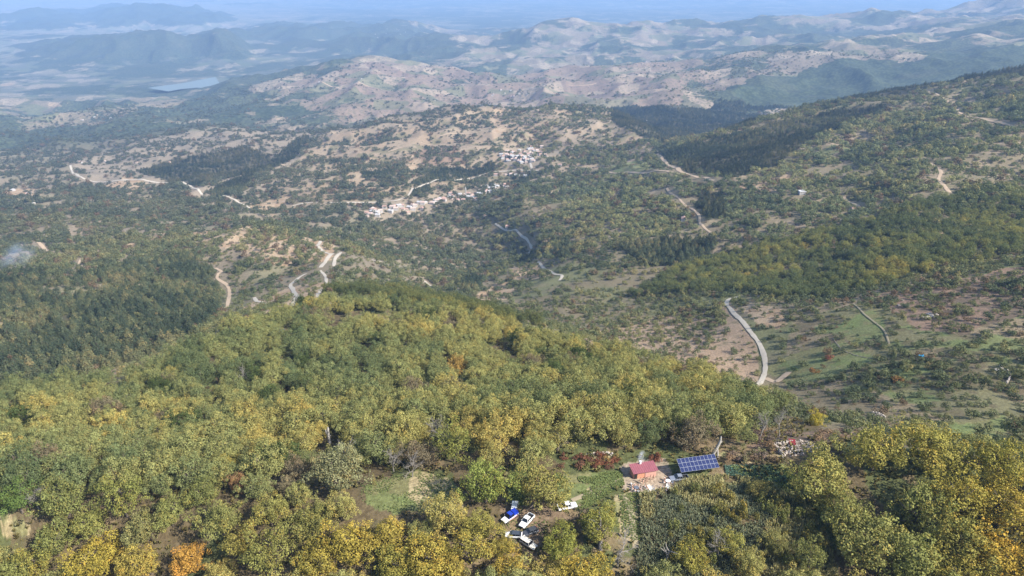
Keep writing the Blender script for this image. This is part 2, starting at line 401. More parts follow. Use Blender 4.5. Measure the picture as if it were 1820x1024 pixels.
    scrub = np.where(fg | (pine > .3), np.where(pine > .3, .25 * (r < 900), .12 * (chest > 0)), scrub)
    return dict(col=col, veg=np.clip(veg, 0, 1), shoulder=inpoly(wx, wy, SHOULDER), scrub=np.clip(scrub, 0, 1), pine=pine, chest=chest, belt=belt.astype(float), shade_strip=shade_strip.astype(float), fg=fg, far=far, z=z, dry=dryness, plain=plain)

# ------------------------------------------------------------------ roads and tracks, read from the photograph (width in metres, readings)
ROADS = []
ROADS += [("gravel_road", w, px) for w, px in ((3.0, [(1343,688),(1355,674),(1360,655),(1357,630),(1346,606),(1329,584),(1309,562),(1296,547),(1292,537),(1299,531),(1312,528)]),
              (4.7, [(570,429),(565,437),(572,445),(590,453)]), (5, [(591,451),(580,463),(570,476)]), (4.3, [(606,449),(597,458),(594,474)]),
              (4.3, [(544,487),(530,495),(519,504),(521,515),(527,529),(519,545)]), (3.6, [(452,529),(457,536),(475,541)]), (3.2, [(569,481),(577,489),(580,504)]), (3.2, [(570,514),(565,529)]),
              (3.2, [(880,398),(905,411),(925,418),(940,432),(946,442)]), (3.2, [(940,449),(938,456)]), (3.2, [(956,466),(965,476),(985,487),(999,491),(994,499)]),
              (5.8, [(125,294),(137,311),(152,319),(240,320),(300,325),(345,335),(360,347),(420,357),(460,375),(487,373)]), (5, [(520,366),(560,360),(620,360),(700,357),(725,348),(742,334),(800,320),(890,305),(960,303)]),
              (5, [(943,268),(940,283),(947,303)]), (3.6, [(660,462),(680,467),(690,476)]), (3.6, [(755,500),(768,510)]))]
ROADS += [("earth_track", w, px) for w, px in ((3.6, [(383,477),(393,484),(386,492),(404,508),(408,522),(403,547)]), (3.6, [(147,459),(140,470),(147,475),(138,484)]), (5, [(68,431),(77,440),(82,447)]), (5, [(-20,434),(6,438)]),
              (6.5, [(1168,274),(1183,288),(1205,300),(1225,311),(1268,322)]), (4.3, [(1080,306),(1150,308),(1225,311)]), (3.6, [(1185,335),(1210,357),(1240,380),(1248,400),(1270,416)]), (4.3, [(1655,290),(1672,305),(1669,322),(1688,343)]), (5, [(1650,163),(1672,172),(1692,184)]),
              (5, [(1703,194),(1740,210),(1790,222),(1840,236)]), (3.6, [(1500,349),(1530,371)]), (5, [(375,320),(420,308),(462,297)]), (4.3, [(745,253),(790,258),(832,262)]), (4.3, [(780,243),(850,236)]), (3.6, [(1360,672),(1378,680),(1402,662)]),
              (6.5, [(560,150),(640,147),(720,152)]), (5, [(1010,152),(1060,148)]), (4.3, [(500,292),(580,305),(640,303)]), (4.3, [(690,270),(740,262)]))]
ROADS += [("footpath", w, px) for w, px in ((1.0, [(1516,540),(1535,558),(1556,575),(1572,590),(1580,612)]), (1.6, [(1108,880),(1120,905),(1126,935),(1130,975)]), (1.4, [(1016,890),(1050,876),(1090,858),(1118,848)]))]
def rline(px):
    """a road's middle line on the land"""
    pts = at([p[0] for p in px], [p[1] for p in px])[:, :2]
    d = np.concatenate([[0], np.cumsum(np.hypot(*np.diff(pts, axis=0).T))])
    n = int(np.clip(d[-1] / 2.5, 12, 700)); q = np.linspace(0, d[-1], n)
    x, y = interp1(d, pts[:, 0], q), interp1(d, pts[:, 1], q)
    return q, x, y
RL = [(nm, w, rline(px)) for nm, w, px in ROADS]
_rx = np.concatenate([l[2][1] for l in RL]); _ry = np.concatenate([l[2][2] for l in RL]); _rw = np.concatenate([np.full(len(l[2][1]), l[1]) for l in RL])
_cell = {}
for _i in range(len(_rx)): _cell.setdefault((int(_rx[_i] // 16), int(_ry[_i] // 16)), []).append(_i)
def off_road(x, y, rad):
    """plants keep off the roads, and do not stand right before them"""
    ok = np.ones(len(x), bool)
    for i in range(len(x)):
        gx, gy = int(x[i] // 16), int(y[i] // 16)
        for a in (gx - 1, gx, gx + 1):
            for b_ in (gy - 1, gy, gy + 1):
                for j in _cell.get((a, b_), ()):
                    dx, dy = x[i] - _rx[j], y[i] - _ry[j]
                    if dx * dx + (dy * (.55 if dy < 0 else 1)) ** 2 < (_rw[j] * .6 + rad[i] * .9) ** 2: ok[i] = False; break
                if not ok[i]: break
            if not ok[i]: break
    return ok

# ------------------------------------------------------------------ materials
def nodes(name):
    m = bpy.data.materials.new(name); m.use_nodes = True
    return m, m.node_tree, m.node_tree.nodes, m.node_tree.nodes["Principled BSDF"]

def N(nt, kind, **kw):
    n = nt.nodes.new(kind)
    for k, v in kw.items():
        if k.startswith('i_'):
            n.inputs[int(k[2:]) if k[2:].isdigit() else k[2:]].default_value = v
        else: setattr(n, k, v)
    return n

def math_(nt, op, a, b=None, c=None, clamp=False):
    n = nt.nodes.new("ShaderNodeMath"); n.operation = op; n.use_clamp = clamp
    for i, x in enumerate((a, b, c)):
        if x is None: continue
        if isinstance(x, (int, float)): n.inputs[i].default_value = x
        else: nt.links.new(x, n.inputs[i])
    return n.outputs[0]

def mixc(nt, f, a, b, blend='MIX'):
    n = nt.nodes.new("ShaderNodeMix"); n.data_type = 'RGBA'; n.blend_type = blend
    for i, x in ((0, f), (6, a), (7, b)):
        if isinstance(x, (int, float)): n.inputs[i].default_value = x
        elif isinstance(x, tuple): n.inputs[i].default_value = (*x, 1) if len(x) == 3 else x
        else: nt.links.new(x, n.inputs[i])
    return n.outputs[2]

def noise_(nt, vec, scale, detail=4, rough=.6):
    n = nt.nodes.new("ShaderNodeTexNoise"); n.inputs['Scale'].default_value = scale; n.inputs['Detail'].default_value = detail; n.inputs['Roughness'].default_value = rough
    nt.links.new(vec, n.inputs['Vector']); return n.outputs[0]

def ramp_(nt, f, lo, hi, a=0.0, b=1.0):
    n = nt.nodes.new("ShaderNodeMapRange"); n.interpolation_type = 'SMOOTHSTEP'
    n.inputs[1].default_value, n.inputs[2].default_value, n.inputs[3].default_value, n.inputs[4].default_value = lo, hi, a, b
    nt.links.new(f, n.inputs[0]); return n.outputs[0]

def ground_material():
    m, nt, nd, b = nodes("ground")
    L = nt.links
    geo = nd.new("ShaderNodeNewGeometry"); pos = geo.outputs['Position']
    flatp = nd.new("ShaderNodeVectorMath"); flatp.operation = 'MULTIPLY'; flatp.inputs[1].default_value = (1, 1, .6); L.new(pos, flatp.inputs[0]); pos = flatp.outputs[0]
    base = N(nt, "ShaderNodeAttribute", attribute_name="cover")
    veg = N(nt, "ShaderNodeAttribute", attribute_name="veg")
    far = N(nt, "ShaderNodeAttribute", attribute_name="far")
    c = base.outputs['Color']
    # soil, stones, tufts near by
    n1 = noise_(nt, pos, .9, 5, .7)
    c = mixc(nt, ramp_(nt, n1, .35, .7), mixc(nt, 1.0, c, (.72, .70, .66), 'MULTIPLY'), mixc(nt, 1.0, c, (1.28, 1.26, 1.2), 'MULTIPLY'))
    n2 = noise_(nt, pos, .11, 5, .65)
    c = mixc(nt, ramp_(nt, n2, .54, .68, 0, .55), c, (.085, .088, .042))
    # far off: fields and plots of differing tone, then bushes and woods as their own dark green
    vor = nd.new("ShaderNodeTexVoronoi"); vor.inputs['Scale'].default_value = 1 / 130.0; L.new(pos, vor.inputs['Vector'])
    vs = nd.new("ShaderNodeSeparateColor"); L.new(vor.outputs['Color'], vs.inputs[0])
    plots = math_(nt, 'MULTIPLY', ramp_(nt, vs.outputs[0], .72, .76), far.outputs['Fac'])
    c = mixc(nt, math_(nt, 'MULTIPLY', plots, .55), c, (.33, .265, .19))
    plots2 = math_(nt, 'MULTIPLY', ramp_(nt, vs.outputs[1], .70, .74), far.outputs['Fac'])
    c = mixc(nt, math_(nt, 'MULTIPLY', plots2, .6), c, (.10, .12, .06))
    big = noise_(nt, pos, 1 / 260.0, 6, .72)
    wood = math_(nt, 'ADD', math_(nt, 'MULTIPLY', veg.outputs['Fac'], 1.0), math_(nt, 'MULTIPLY', math_(nt, 'SUBTRACT', big, .5), 2.3))
    wood = ramp_(nt, wood, .50, .64)
    v2 = nd.new("ShaderNodeTexVoronoi"); v2.inputs['Scale'].default_value = 1 / 15.0; L.new(pos, v2.inputs['Vector'])
    spk = ramp_(nt, v2.outputs['Distance'], .52, .36)
    dots = math_(nt, 'MULTIPLY', spk, math_(nt, 'ADD', .18, math_(nt, 'MULTIPLY', veg.outputs['Fac'], .55)))
    wf = math_(nt, 'MULTIPLY', math_(nt, 'MAXIMUM', math_(nt, 'MULTIPLY', wood, .92), dots), ramp_(nt, far.outputs['Fac'], 0, .6))
    wc = mixc(nt, ramp_(nt, v2.outputs['Distance'], .2, .7), (.062, .080, .042), (.026, .038, .024))
    c = mixc(nt, wf, c, wc)
    L.new(c, b.inputs['Base Color'])
    b.inputs['Roughness'].default_value = .95; b.inputs['Specular IOR Level'].default_value = .1
    bump = N(nt, "ShaderNodeBump"); bump.inputs['Strength'].default_value = .5; bump.inputs['Distance'].default_value = .6
    L.new(n1, bump.inputs['Height']); L.new(bump.outputs[0], b.inputs['Normal'])
    return m

def plain_mat(name, col, rough=.7, metal=0.0, var=.15, scale=3.0, spec=.3, coat=0.0):
    m, nt, nd, b = nodes(name)
    tc = nd.new("ShaderNodeTexCoord")
    n = noise_(nt, tc.outputs['Object'], scale, 4, .6)
    lo = tuple(x * (1 - var) for x in col); hi = tuple(min(1, x * (1 + var)) for x in col)
    nt.links.new(mixc(nt, n, lo, hi), b.inputs['Base Color'])
    b.inputs['Roughness'].default_value = rough; b.inputs['Metallic'].default_value = metal
    b.inputs['Specular IOR Level'].default_value = spec; b.inputs['Coat Weight'].default_value = coat
    return m

def leaf_material(name, trans=.28, spread=.45):
    """leaves: the plant's own tint (set on each plant), varied from leaf clump to leaf clump"""
    m, nt, nd, b = nodes(name)
    L = nt.links
    t = N(nt, "ShaderNodeAttribute", attribute_name="tint"); t.attribute_type = 'INSTANCER'
    k = N(nt, "ShaderNodeAttribute", attribute_name="leaf")
    s = nd.new("ShaderNodeSeparateColor"); L.new(k.outputs['Color'], s.inputs[0])
    br = math_(nt, 'ADD', 1 - spread, math_(nt, 'MULTIPLY', s.outputs[0], 2 * spread))
    vm = nd.new("ShaderNodeVectorMath"); vm.operation = 'SCALE'; L.new(t.outputs['Color'], vm.inputs[0]); L.new(br, vm.inputs['Scale'])
    c = mixc(nt, ramp_(nt, s.outputs[1], .70, .95, 0, .55), vm.outputs[0], mixc(nt, 1.0, vm.outputs[0], (1.45, 1.02, .75), 'MULTIPLY'))
    d = nd.new("ShaderNodeBsdfDiffuse"); L.new(c, d.inputs[0])
    tr = nd.new("ShaderNodeBsdfTranslucent"); L.new(mixc(nt, 1.0, c, (1.1, 1.15, .6), 'MULTIPLY'), tr.inputs[0])
    mx = nd.new("ShaderNodeMixShader"); mx.inputs[0].default_value = trans
    L.new(d.outputs[0], mx.inputs[1]); L.new(tr.outputs[0], mx.inputs[2])
    L.new(mx.outputs[0], nd["Material Output"].inputs['Surface'])
    return m

# ------------------------------------------------------------------ the ground as one sheet
cv = cover(GX.ravel(), GY.ravel())
idx = np.arange(NA * NR).reshape(NA, NR)
F = np.stack([idx[:-1, :-1], idx[:-1, 1:], idx[1:, 1:], idx[1:, :-1]], -1).reshape(-1, 4)
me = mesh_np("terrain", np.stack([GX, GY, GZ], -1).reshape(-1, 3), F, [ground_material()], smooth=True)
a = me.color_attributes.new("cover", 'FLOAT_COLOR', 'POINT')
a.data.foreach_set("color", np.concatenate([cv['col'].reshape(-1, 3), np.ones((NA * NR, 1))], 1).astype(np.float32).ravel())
for nm in ("veg", "far"):
    a = me.attributes.new(nm, 'FLOAT', 'POINT'); a.data.foreach_set("value", cv[nm].astype(np.float32))
tag(obj("terrain", me), kind='structure')
del cv, F, idx

# ------------------------------------------------------------------ the air
hz, nt, nd, b = nodes("haze")
nd.remove(b)
pv = nd.new("ShaderNodeVolumePrincipled")
pv.inputs['Color'].default_value = (.33, .52, .86, 1)
pv.inputs['Density'].default_value = 0.78e-4
pv.inputs['Anisotropy'].default_value = 0.0
pv.inputs['Density Attribute'].default_value = ""
pv.inputs['Temperature Attribute'].default_value = ""
nt.links.new(pv.outputs[0], nd["Material Output"].inputs['Volume'])
hz.cycles.homogeneous_volume = True
bm = bmesh.new(); bmesh.ops.create_cube(bm, size=1.0)
zlo = float(GZ.min()) - 3
for v in bm.verts: v.co = (v.co.x * 100000, v.co.y * 52000 + 23000, (v.co.z + .5) * (25 - zlo) + zlo)
me = bpy.data.meshes.new("haze"); bm.to_mesh(me); bm.free(); me.materials.append(hz)
tag(obj("haze", me), kind='stuff')

# ------------------------------------------------------------------ plants: leaf by leaf-clump, built in unit size (crown radius 1)
def quads(cen, nor, size, lobe, rng, aspect=.75, bend=.35):
    """leaf clumps: a bent four-cornered spray at each centre"""
    n = len(cen)
    nor = nor / np.linalg.norm(nor, axis=1, keepdims=True)
    t = rng.normal(size=(n, 3)); t -= nor * (t * nor).sum(1, keepdims=True); t /= np.linalg.norm(t, axis=1, keepdims=True)
    b = np.cross(nor, t)
    s = (size * rng.uniform(.65, 1.35, n))[:, None]
    c = [cen + t * s * rng.uniform(.8, 1.2, (n, 1)), cen + b * s * aspect + nor * s * bend, cen - t * s * rng.uniform(.7, 1.1, (n, 1)), cen - b * s * aspect * rng.uniform(.7, 1.2, (n, 1)) + nor * s * bend * rng.uniform(-.6, 1, (n, 1))]
    v = np.stack(c, 1).reshape(-1, 3)
    f = np.arange(4 * n).reshape(n, 4)
    lf = np.stack([np.clip(.55 * rng.random(n) + .45 * lobe, 0, 1), np.clip(.5 * rng.random(n) + .62 * ((lobe * 7.31) % 1), 0, 1), np.zeros(n), np.ones(n)], 1)
    return v, f, np.repeat(lf, 4, axis=0)

def foliage_mesh(name, v, f, lf, mat):
    me = mesh_np(name, v, f, [mat])
    a = me.attributes.new("leaf", 'FLOAT_COLOR', 'POINT'); a.data.foreach_set("color", lf.astype(np.float32).ravel())
    return me

def crown_mesh(name, seed, mat, nl=46, nq=3400, lobe_r=(.17, .33), flat=.82, leaf=.046, low=-.55, ragged=.16, holes=0.0):
    rng = np.random.default_rng(seed)
    d = rng.normal(size=(nl * 3, 3)); d /= np.linalg.norm(d, axis=1, keepdims=True)
    d = d[d[:, 2] > low][:nl]
    ph = rng.uniform(0, 6.28, 3)
    az = np.arctan2(d[:, 1], d[:, 0])
    rad = 1 + ragged * (np.sin(2 * az + ph[0]) * .5 + np.sin(3 * az + ph[1]) * .4 + np.sin(4 * d[:, 2] + 2 * az + ph[2]) * .4) + rng.normal(0, ragged * .5, len(d))
    lr = rng.uniform(*lobe_r, len(d))
    lc = d * ((rad - lr * .8))[:, None] * np.array([1, 1, flat])
    inner = rng.normal(size=(nl // 4, 3)); inner = inner / np.linalg.norm(inner, axis=1, keepdims=True) * .42
    lc = np.concatenate([lc, inner * np.array([1, 1, flat])]); lr = np.concatenate([lr, np.full(len(inner), .34)])
    w = lr ** 2; k = rng.choice(len(lc), nq, p=w / w.sum())
    q = rng.normal(size=(nq, 3)); q /= np.linalg.norm(q, axis=1, keepdims=True)
    cen = lc[k] + q * (lr[k] * rng.uniform(.72, 1.1, nq))[:, None]
    # leave out what lies deep inside another clump
    dist = np.linalg.norm(cen[:, None, :] - lc[None], axis=2) / lr[None]
    dist[np.arange(nq), k] = 9
    keep = dist.min(1) > .62
    cen, q, k = cen[keep], q[keep], k[keep]
    if holes: 
        kk = rng.random(len(lc)) > holes
        keep = kk[k] | (rng.random(len(k)) < .25); cen, q, k = cen[keep], q[keep], k[keep]
    lobe = rng.random(len(lc))[k]
    nor = q + np.array([0, 0, .35]) + rng.normal(0, .42, cen.shape)
    v, f, lf = quads(cen, nor, leaf, lobe, rng)
    return foliage_mesh(name, v + np.array([0, 0, .95 * flat + .12]), f, lf, mat)

def conifer_mesh(name, seed, mat, nq=900, tall=2.6, tiers=9, round_=.6):
    """a pine or cedar: drooping whorls of needle sprays round a spire"""
    rng = np.random.default_rng(seed)
    cen, nor, lob = [], [], []
    for t in range(tiers):
        f = t / (tiers - 1)
        z = .35 + (tall - .45) * f
        rr = (1 - f ** (1 / round_ if round_ < 1 else 1)) * .92 + .08
        arms = max(3, int(9 * (1 - f) + 3))
        n = int(nq * (rr + .12) / (tiers * .62))
        a = rng.integers(0, arms, n) * 6.283 / arms + t * .7 + rng.normal(0, .17, n)
        armlen = 1 + .22 * np.sin(a * 2 + seed + t)
        u = rng.uniform(.15, 1.0, n) ** .7
        cen.append(np.stack([np.cos(a) * rr * u * armlen, np.sin(a) * rr * u * armlen, z - .16 * u * rr + rng.normal(0, .045, n)], 1))
        nor.append(np.stack([np.cos(a) * .5, np.sin(a) * .5, np.ones(n)], 1) + rng.normal(0, .4, (n, 3)))
        lob.append(np.full(n, rng.random()))
    cen, nor, lob = np.concatenate(cen), np.concatenate(nor), np.concatenate(lob)
    v, f, lf = quads(cen, nor, .085, lob, rng, .5, .2)
    return foliage_mesh(name, v, f, lf, mat)

def tubes(paths, sides=6):
    """one mesh of tapered tubes; each path is a list of (x, y, z, radius)"""
    V, Fc = [], []
    for p in paths:
        p = np.array(p, float); base = sum(len(x) for x in V)
        ring = []
        for i in range(len(p)):
            d = p[min(i + 1, len(p) - 1), :3] - p[max(i - 1, 0), :3]; d /= np.linalg.norm(d) + 1e-9
            a = np.cross(d, [0, 0, 1.0] if abs(d[2]) < .9 else [1.0, 0, 0]); a /= np.linalg.norm(a); b = np.cross(d, a)
            th = np.arange(sides) * 2 * math.pi / sides
            ring.append(p[i, :3] + p[i, 3] * (np.cos(th)[:, None] * a + np.sin(th)[:, None] * b))
        V.append(np.concatenate(ring))
        for i in range(len(p) - 1):
            for s in range(sides):
                s2 = (s + 1) % sides
                Fc.append([base + i * sides + s, base + i * sides + s2, base + (i + 1) * sides + s2, base + (i + 1) * sides + s])
    return np.concatenate(V), np.array(Fc)

def branchy(seed, levels=3, spread=.75, top=1.7, r0=.07, lean=0.0):
    """trunk, limbs, branches and twigs as tapered paths (unit size)"""
    rng = np.random.default_rng(seed); out = []
    def grow(p, d, length, r, lev):
        pts = [(*p, r)]; q = np.array(p, float); dd = np.array(d, float)
        for s in range(4):
            dd = dd + rng.normal(0, .16, 3); dd /= np.linalg.norm(dd)
            q = q + dd * length / 4
            pts.append((*q, r * (1 - .17 * (s + 1))))
            if lev < levels and s >= (1 if lev == 0 else 0):
                for _ in range(2 if lev < 2 else 1):
                    nd = dd + rng.normal(0, spread, 3); nd[2] += .15; nd /= np.linalg.norm(nd)
                    grow(q, nd, length * rng.uniform(.45, .65), r * .52, lev + 1)
        out.append(pts)
    grow((0, 0, -.05), (lean, .05, 1), top * .62, r0, 0)
    return out

bark = plain_mat("bark", (.115, .092, .07), .95, var=.35, scale=6)
grey_bark = plain_mat("weathered_wood", (.20, .18, .158), .9, var=.25, scale=5)
leaves = leaf_material("chestnut_leaves", .2, .42)
needles = leaf_material("needles", .1, .45)
brushleaf = leaf_material("shrub_leaves", .2, .5)

CR = [crown_mesh("crown", 100 + i, leaves, nl=[62, 74, 52, 84, 66, 58, 44, 78][i], nq=[9600, 10500, 9000, 11000, 10000, 9200, 6600, 10500][i], leaf=.031, flat=[.85, .78, .95, .8, .9, .75, 1.0, .82][i],
                 lobe_r=[(.10, .25), (.09, .22), (.11, .28), (.08, .21), (.10, .24), (.11, .28), (.12, .28), (.09, .24)][i], ragged=[.24, .32, .22, .3, .36, .26, .32, .28][i], holes=[0, .08, .0, .05, .12, .0, .25, .05][i]) for i in range(8)]
TK = [mesh_np("trunk", *tubes(branchy(300 + i, 2, .6, 1.35, .075)), [bark]) for i in range(3)]
CN = [conifer_mesh("crown", 400 + i, needles, 950, [2.3, 2.7, 2.0, 2.5][i], [8, 10, 7, 9][i], [.62, .75, .55, .7][i]) for i in range(4)]
CT = mesh_np("trunk", *tubes([[(0, 0, -.1, .06), (.01, 0, 1.0, .045), (0, .01, 2.1, .012)]]), [bark])
BS = [crown_mesh("foliage", 500 + i, brushleaf, nl=[12, 16, 9, 14, 10][i], nq=[420, 520, 360, 480, 420][i], flat=[.72, .62, .85, .7, .95][i], lobe_r=(.28, .48), leaf=.115, low=-.25, ragged=.28) for i in range(5)]
ST = mesh_np("stem", *tubes(branchy(330, 1, .8, 1.1, .05), 5), [bark])

def jitter_grid(rlo, rhi, sp, rng, amax=.80):
    """loose, even scatter over the ground seen between two distances"""
    n = int(amax * 2 * .5 * (rhi**2 - rlo**2) / sp**2)
    r = np.sqrt(rng.uniform(rlo**2, rhi**2, n)); a = rng.uniform(-amax, amax, n)
    return r * np.sin(a), r * np.cos(a)

def thin(x, y, rad, keepx=None):
    """drop points closer than their radii allow (a coarse cell test, largest first)"""
    order = np.argsort(-rad, kind='stable'); cell = float(rad.max() * 2)
    grid, out = {}, []
    for i in order:
        cx, cy = int(x[i] // cell), int(y[i] // cell); ok = True
        for gx in (cx - 1, cx, cx + 1):
            for gy in (cy - 1, cy, cy + 1):
                for j in grid.get((gx, gy), ()):
                    if (x[i] - x[j])**2 + (y[i] - y[j])**2 < ((rad[i] + rad[j]) * .67)**2: ok = False; break
                if not ok: break
            if not ok: break
        if ok: grid.setdefault((cx, cy), []).append(i); out.append(i)
    return np.array(out)

def inframe(x, y, z, m=15):
    u, v, d = project(x, y, z)
    return (u > -m) & (u < 1820 + m) & (v > -m) & (v < 1024 + m)

def pal(t, cols):
    """colour along a palette"""
    cols = np.array(cols); t = np.clip(t, 0, .9999) * (len(cols) - 1); i = t.astype(int); f = (t - i)[:, None]
    return cols[i] * (1 - f) + cols[i + 1] * f

def scatter(name, pos, rot, scl, tint, pick, sources):
    """ONE object of plants too many to count: the plants' meshes set out on its points"""
    me = bpy.data.meshes.new(name)
    me.vertices.add(len(pos)); me.vertices.foreach_set("co", pos.astype(np.float32).ravel())
    for nm, ty, key, val in (("rot", 'FLOAT_VECTOR', "vector", rot), ("scl", 'FLOAT_VECTOR', "vector", scl), ("tint", 'FLOAT_COLOR', "color", np.concatenate([tint, np.ones((len(tint), 1))], 1)), ("pick", 'INT', "value", pick)):
        a = me.attributes.new(nm, ty, 'POINT'); a.data.foreach_set(key, val.astype(np.int32 if ty == 'INT' else np.float32).ravel())
    o = obj(name, me)
    g = bpy.data.node_groups.new(name, 'GeometryNodeTree')
    g.interface.new_socket("Geometry", in_out='INPUT', socket_type='NodeSocketGeometry'); g.interface.new_socket("Geometry", in_out='OUTPUT', socket_type='NodeSocketGeometry')
    i, out = g.nodes.new('NodeGroupInput'), g.nodes.new('NodeGroupOutput')
    join = g.nodes.new('GeometryNodeJoinGeometry')
    for s in sources[::-1]:
        oi = g.nodes.new('GeometryNodeObjectInfo'); oi.inputs['Object'].default_value = s; oi.inputs['As Instance'].default_value = True; oi.transform_space = 'ORIGINAL'
        g.links.new(oi.outputs['Geometry'], join.inputs[0])
    iop = g.nodes.new('GeometryNodeInstanceOnPoints')
    def attr(nm, ty):
        n = g.nodes.new('GeometryNodeInputNamedAttribute'); n.data_type = ty; n.inputs['Name'].default_value = nm; return n.outputs['Attribute']
    g.links.new(i.outputs[0], iop.inputs['Points']); g.links.new(join.outputs[0], iop.inputs['Instance'])
    iop.inputs['Pick Instance'].default_value = True
    g.links.new(attr("pick", 'INT'), iop.inputs['Instance Index'])
    e2r = g.nodes.new('FunctionNodeEulerToRotation'); g.links.new(attr("rot", 'FLOAT_VECTOR'), e2r.inputs[0]); g.links.new(e2r.outputs[0], iop.inputs['Rotation'])
    g.links.new(attr("scl", 'FLOAT_VECTOR'), iop.inputs['Scale'])
    g.links.new(iop.outputs[0], out.inputs[0])
    md = o.modifiers.new("plants", 'NODES'); md.node_group = g
    return tag(o, kind='stuff')

def plant_from(proto, name, meshes, parts, loc, rot, scl, tint):
    """one plant as a thing: an Empty at its foot with its parts (meshes shared between plants)"""
    root = bpy.data.objects.new(name, None); C.objects.link(root)
    root.empty_display_size = .3
    root.location = loc; root.rotation_euler = rot; root.scale = scl
    for pn, me in zip(parts, meshes):
        c = bpy.data.objects.new(pn, me); C.objects.link(c); c.parent = root
        if pn in ('crown', 'foliage'): c['tint'] = [float(q) for q in tint] + [1.0]
    return root

# ---- where they stand
rng = np.random.default_rng(11)
CH_COL = [(.108, .136, .060), (.152, .174, .072), (.200, .212, .082), (.250, .245, .088), (.302, .272, .090), (.350, .286, .086)]
# trees read one by one from the photograph: crown centre (u, v), crown radius in metres, height of that centre, tint
KEY = [(864,860,6.7,6.5,(.150,.165,.036)),(962,862,6.7,7,(.180,.160,.042)),(1452,840,8.3,8,(.190,.172,.045)),(1000,958,5.0,5,(.150,.150,.030)),(334,992,4.6,5,(.31,.175,.034)),
       (420,846,3.2,5,(.22,.130,.055)),(398,820,4.2,5.5,(.20,.165,.036)),(1068,925,5.2,6,(.175,.165,.036)),(1540,960,8.2,8,(.175,.165,.045)),(1560,800,7.5,7,(.20,.175,.04)),(1660,800,7.5,7,(.215,.185,.04)),
       (1700,880,8,8,(.225,.185,.036)),(1780,830,7.5,7,(.21,.18,.036)),(1650,910,7.5,8,(.165,.160,.042)),(1790,890,7.5,8,(.25,.19,.034)),(1620,990,7.5,8,(.15,.15,.04)),(1790,1000,7.5,7,(.29,.20,.032)),(1720,970,7,7,(.20,.175,.04)),
       (620,965,6.4,7,(.245,.19,.034)),(545,920,6,7,(.16,.15,.04)),(760,985,7,7,(.25,.195,.036)),(838,962,6.0,7,(.21,.175,.036)),(690,946,5.4,6,(.24,.185,.036)),(480,985,6.5,7,(.17,.16,.04)),(160,985,6,7,(.23,.18,.03)),(240,1000,5.5,6,(.245,.19,.04)),
       (110,880,6.3,7,(.135,.14,.04)),(215,880,6.2,7,(.15,.15,.036)),(600,838,7.2,7,(.150,.145,.062)),(806,790,6.0,6.5,(.155,.155,.036)),(1230,985,4.6,4.5,(.20,.175,.036)),(1130,985,4.6,4.5,(.125,.118,.062)),(30,885,5,5,(.09,.125,.03)),(1040,1010,5.5,6,(.245,.19,.034)),(1290,960,4,4,(.19,.175,.04)),
       (1452,742,3.2,3,(.26,.21,.03)),(512,865,3.2,3,(.19,.155,.075)),(545,690,6,6,(.075,.09,.03)),(905,1004,4.6,5,(.26,.19,.034)),(1375,960,3.4,3.5,(.18,.165,.05)),(1345,870,2.6,3,(.19,.165,.05)),(1330,1000,4,4,(.20,.18,.05)),
       (95,958,5.2,5.5,(.14,.145,.04)),(155,925,5,5.5,(.17,.165,.042)),(255,935,5,5.5,(.16,.15,.05)),(300,905,5,5.5,(.15,.15,.04)),(392,918,5.4,6,(.165,.16,.045)),(432,962,5.4,6,(.21,.175,.04)),(560,1000,5.5,6,(.22,.18,.036)),(360,870,4.6,5,(.14,.145,.04)),(480,905,5,5.5,(.18,.165,.042)),(700,1000,5.4,6,(.20,.175,.036)),(60,1000,5,5.5,(.19,.17,.036)),(20,1015,5,5.5,(.15,.15,.04)),(800,1010,5.2,6,(.235,.18,.036)),(1440,990,4.5,5,(.15,.15,.042)),(1500,905,6,6.5,(.16,.155,.042)),(1700,1015,6,6.5,(.21,.175,.036)),(856,928,4.4,5,(.19,.17,.04)),(892,962,2.7,4,(.22,.18,.036))]
ku, kv, kr, kh = (np.array([k[i] for k in KEY], float) for i in range(4))
kp = at(ku, kv, kh)
cand = [jitter_grid(95, 640, 5.2, rng, 1.0), jitter_grid(95, 260, 3.4, rng, 1.0)]
cx, cy = np.concatenate([c[0] for c in cand]), np.concatenate([c[1] for c in cand])
c0 = cover(cx, cy)
m = (c0['chest'] > .5)
cx, cy = cx[m], cy[m]
rad = rng.choice([5.7, 4.9, 4.2, 3.6, 3.0], len(cx), p=[.16, .26, .28, .2, .1]) * rng.uniform(.9, 1.1, len(cx))
gap = fbm(cx, cy, 34, 3, 61); m = gap < .72
cx, cy, rad = cx[m], cy[m], rad[m]
ax, ay, ar = np.concatenate([kp[:, 0], cx]), np.concatenate([kp[:, 1], cy]), np.concatenate([kr + 20, rad])
hold = np.concatenate([kr, rad])
k = thin(ax, ay, np.where(np.arange(len(ax)) < len(KEY), hold, hold * 1.0)) if False else None
# the hand-read trees first, then the rest
dk = np.min(np.hypot(cx[:, None] - kp[None, :, 0], cy[:, None] - kp[None, :, 1]) - .82 * (rad[:, None] + kr[None]), axis=1)
m = dk > 0
cx, cy, rad = cx[m], cy[m], rad[m]
k = thin(cx, cy, rad); cx, cy, rad = cx[k], cy[k], rad[k]
tx = fbm(cx, cy, 70, 3, 62); away = np.hypot(cx, cy)
tt = .46 + (tx - .5) * .9 + .16 * sstep(210, 150, away) + rng.normal(0, .20, len(cx)) - .10 * sstep(-40, -130, cx) * sstep(230, 330, away) + .05 * (away < 200)
tint = pal(tt, CH_COL)
odd = rng.random(len(cx))
tint = np.where((odd < .004)[:, None], np.array([.30, .20, .06]), tint)
tint = np.where(((odd > .02) & (odd < .06))[:, None], np.array([.17, .14, .085]), tint)
tint = np.where(((odd > .06) & (odd < .10))[:, None], np.array([.065, .088, .030]), tint)
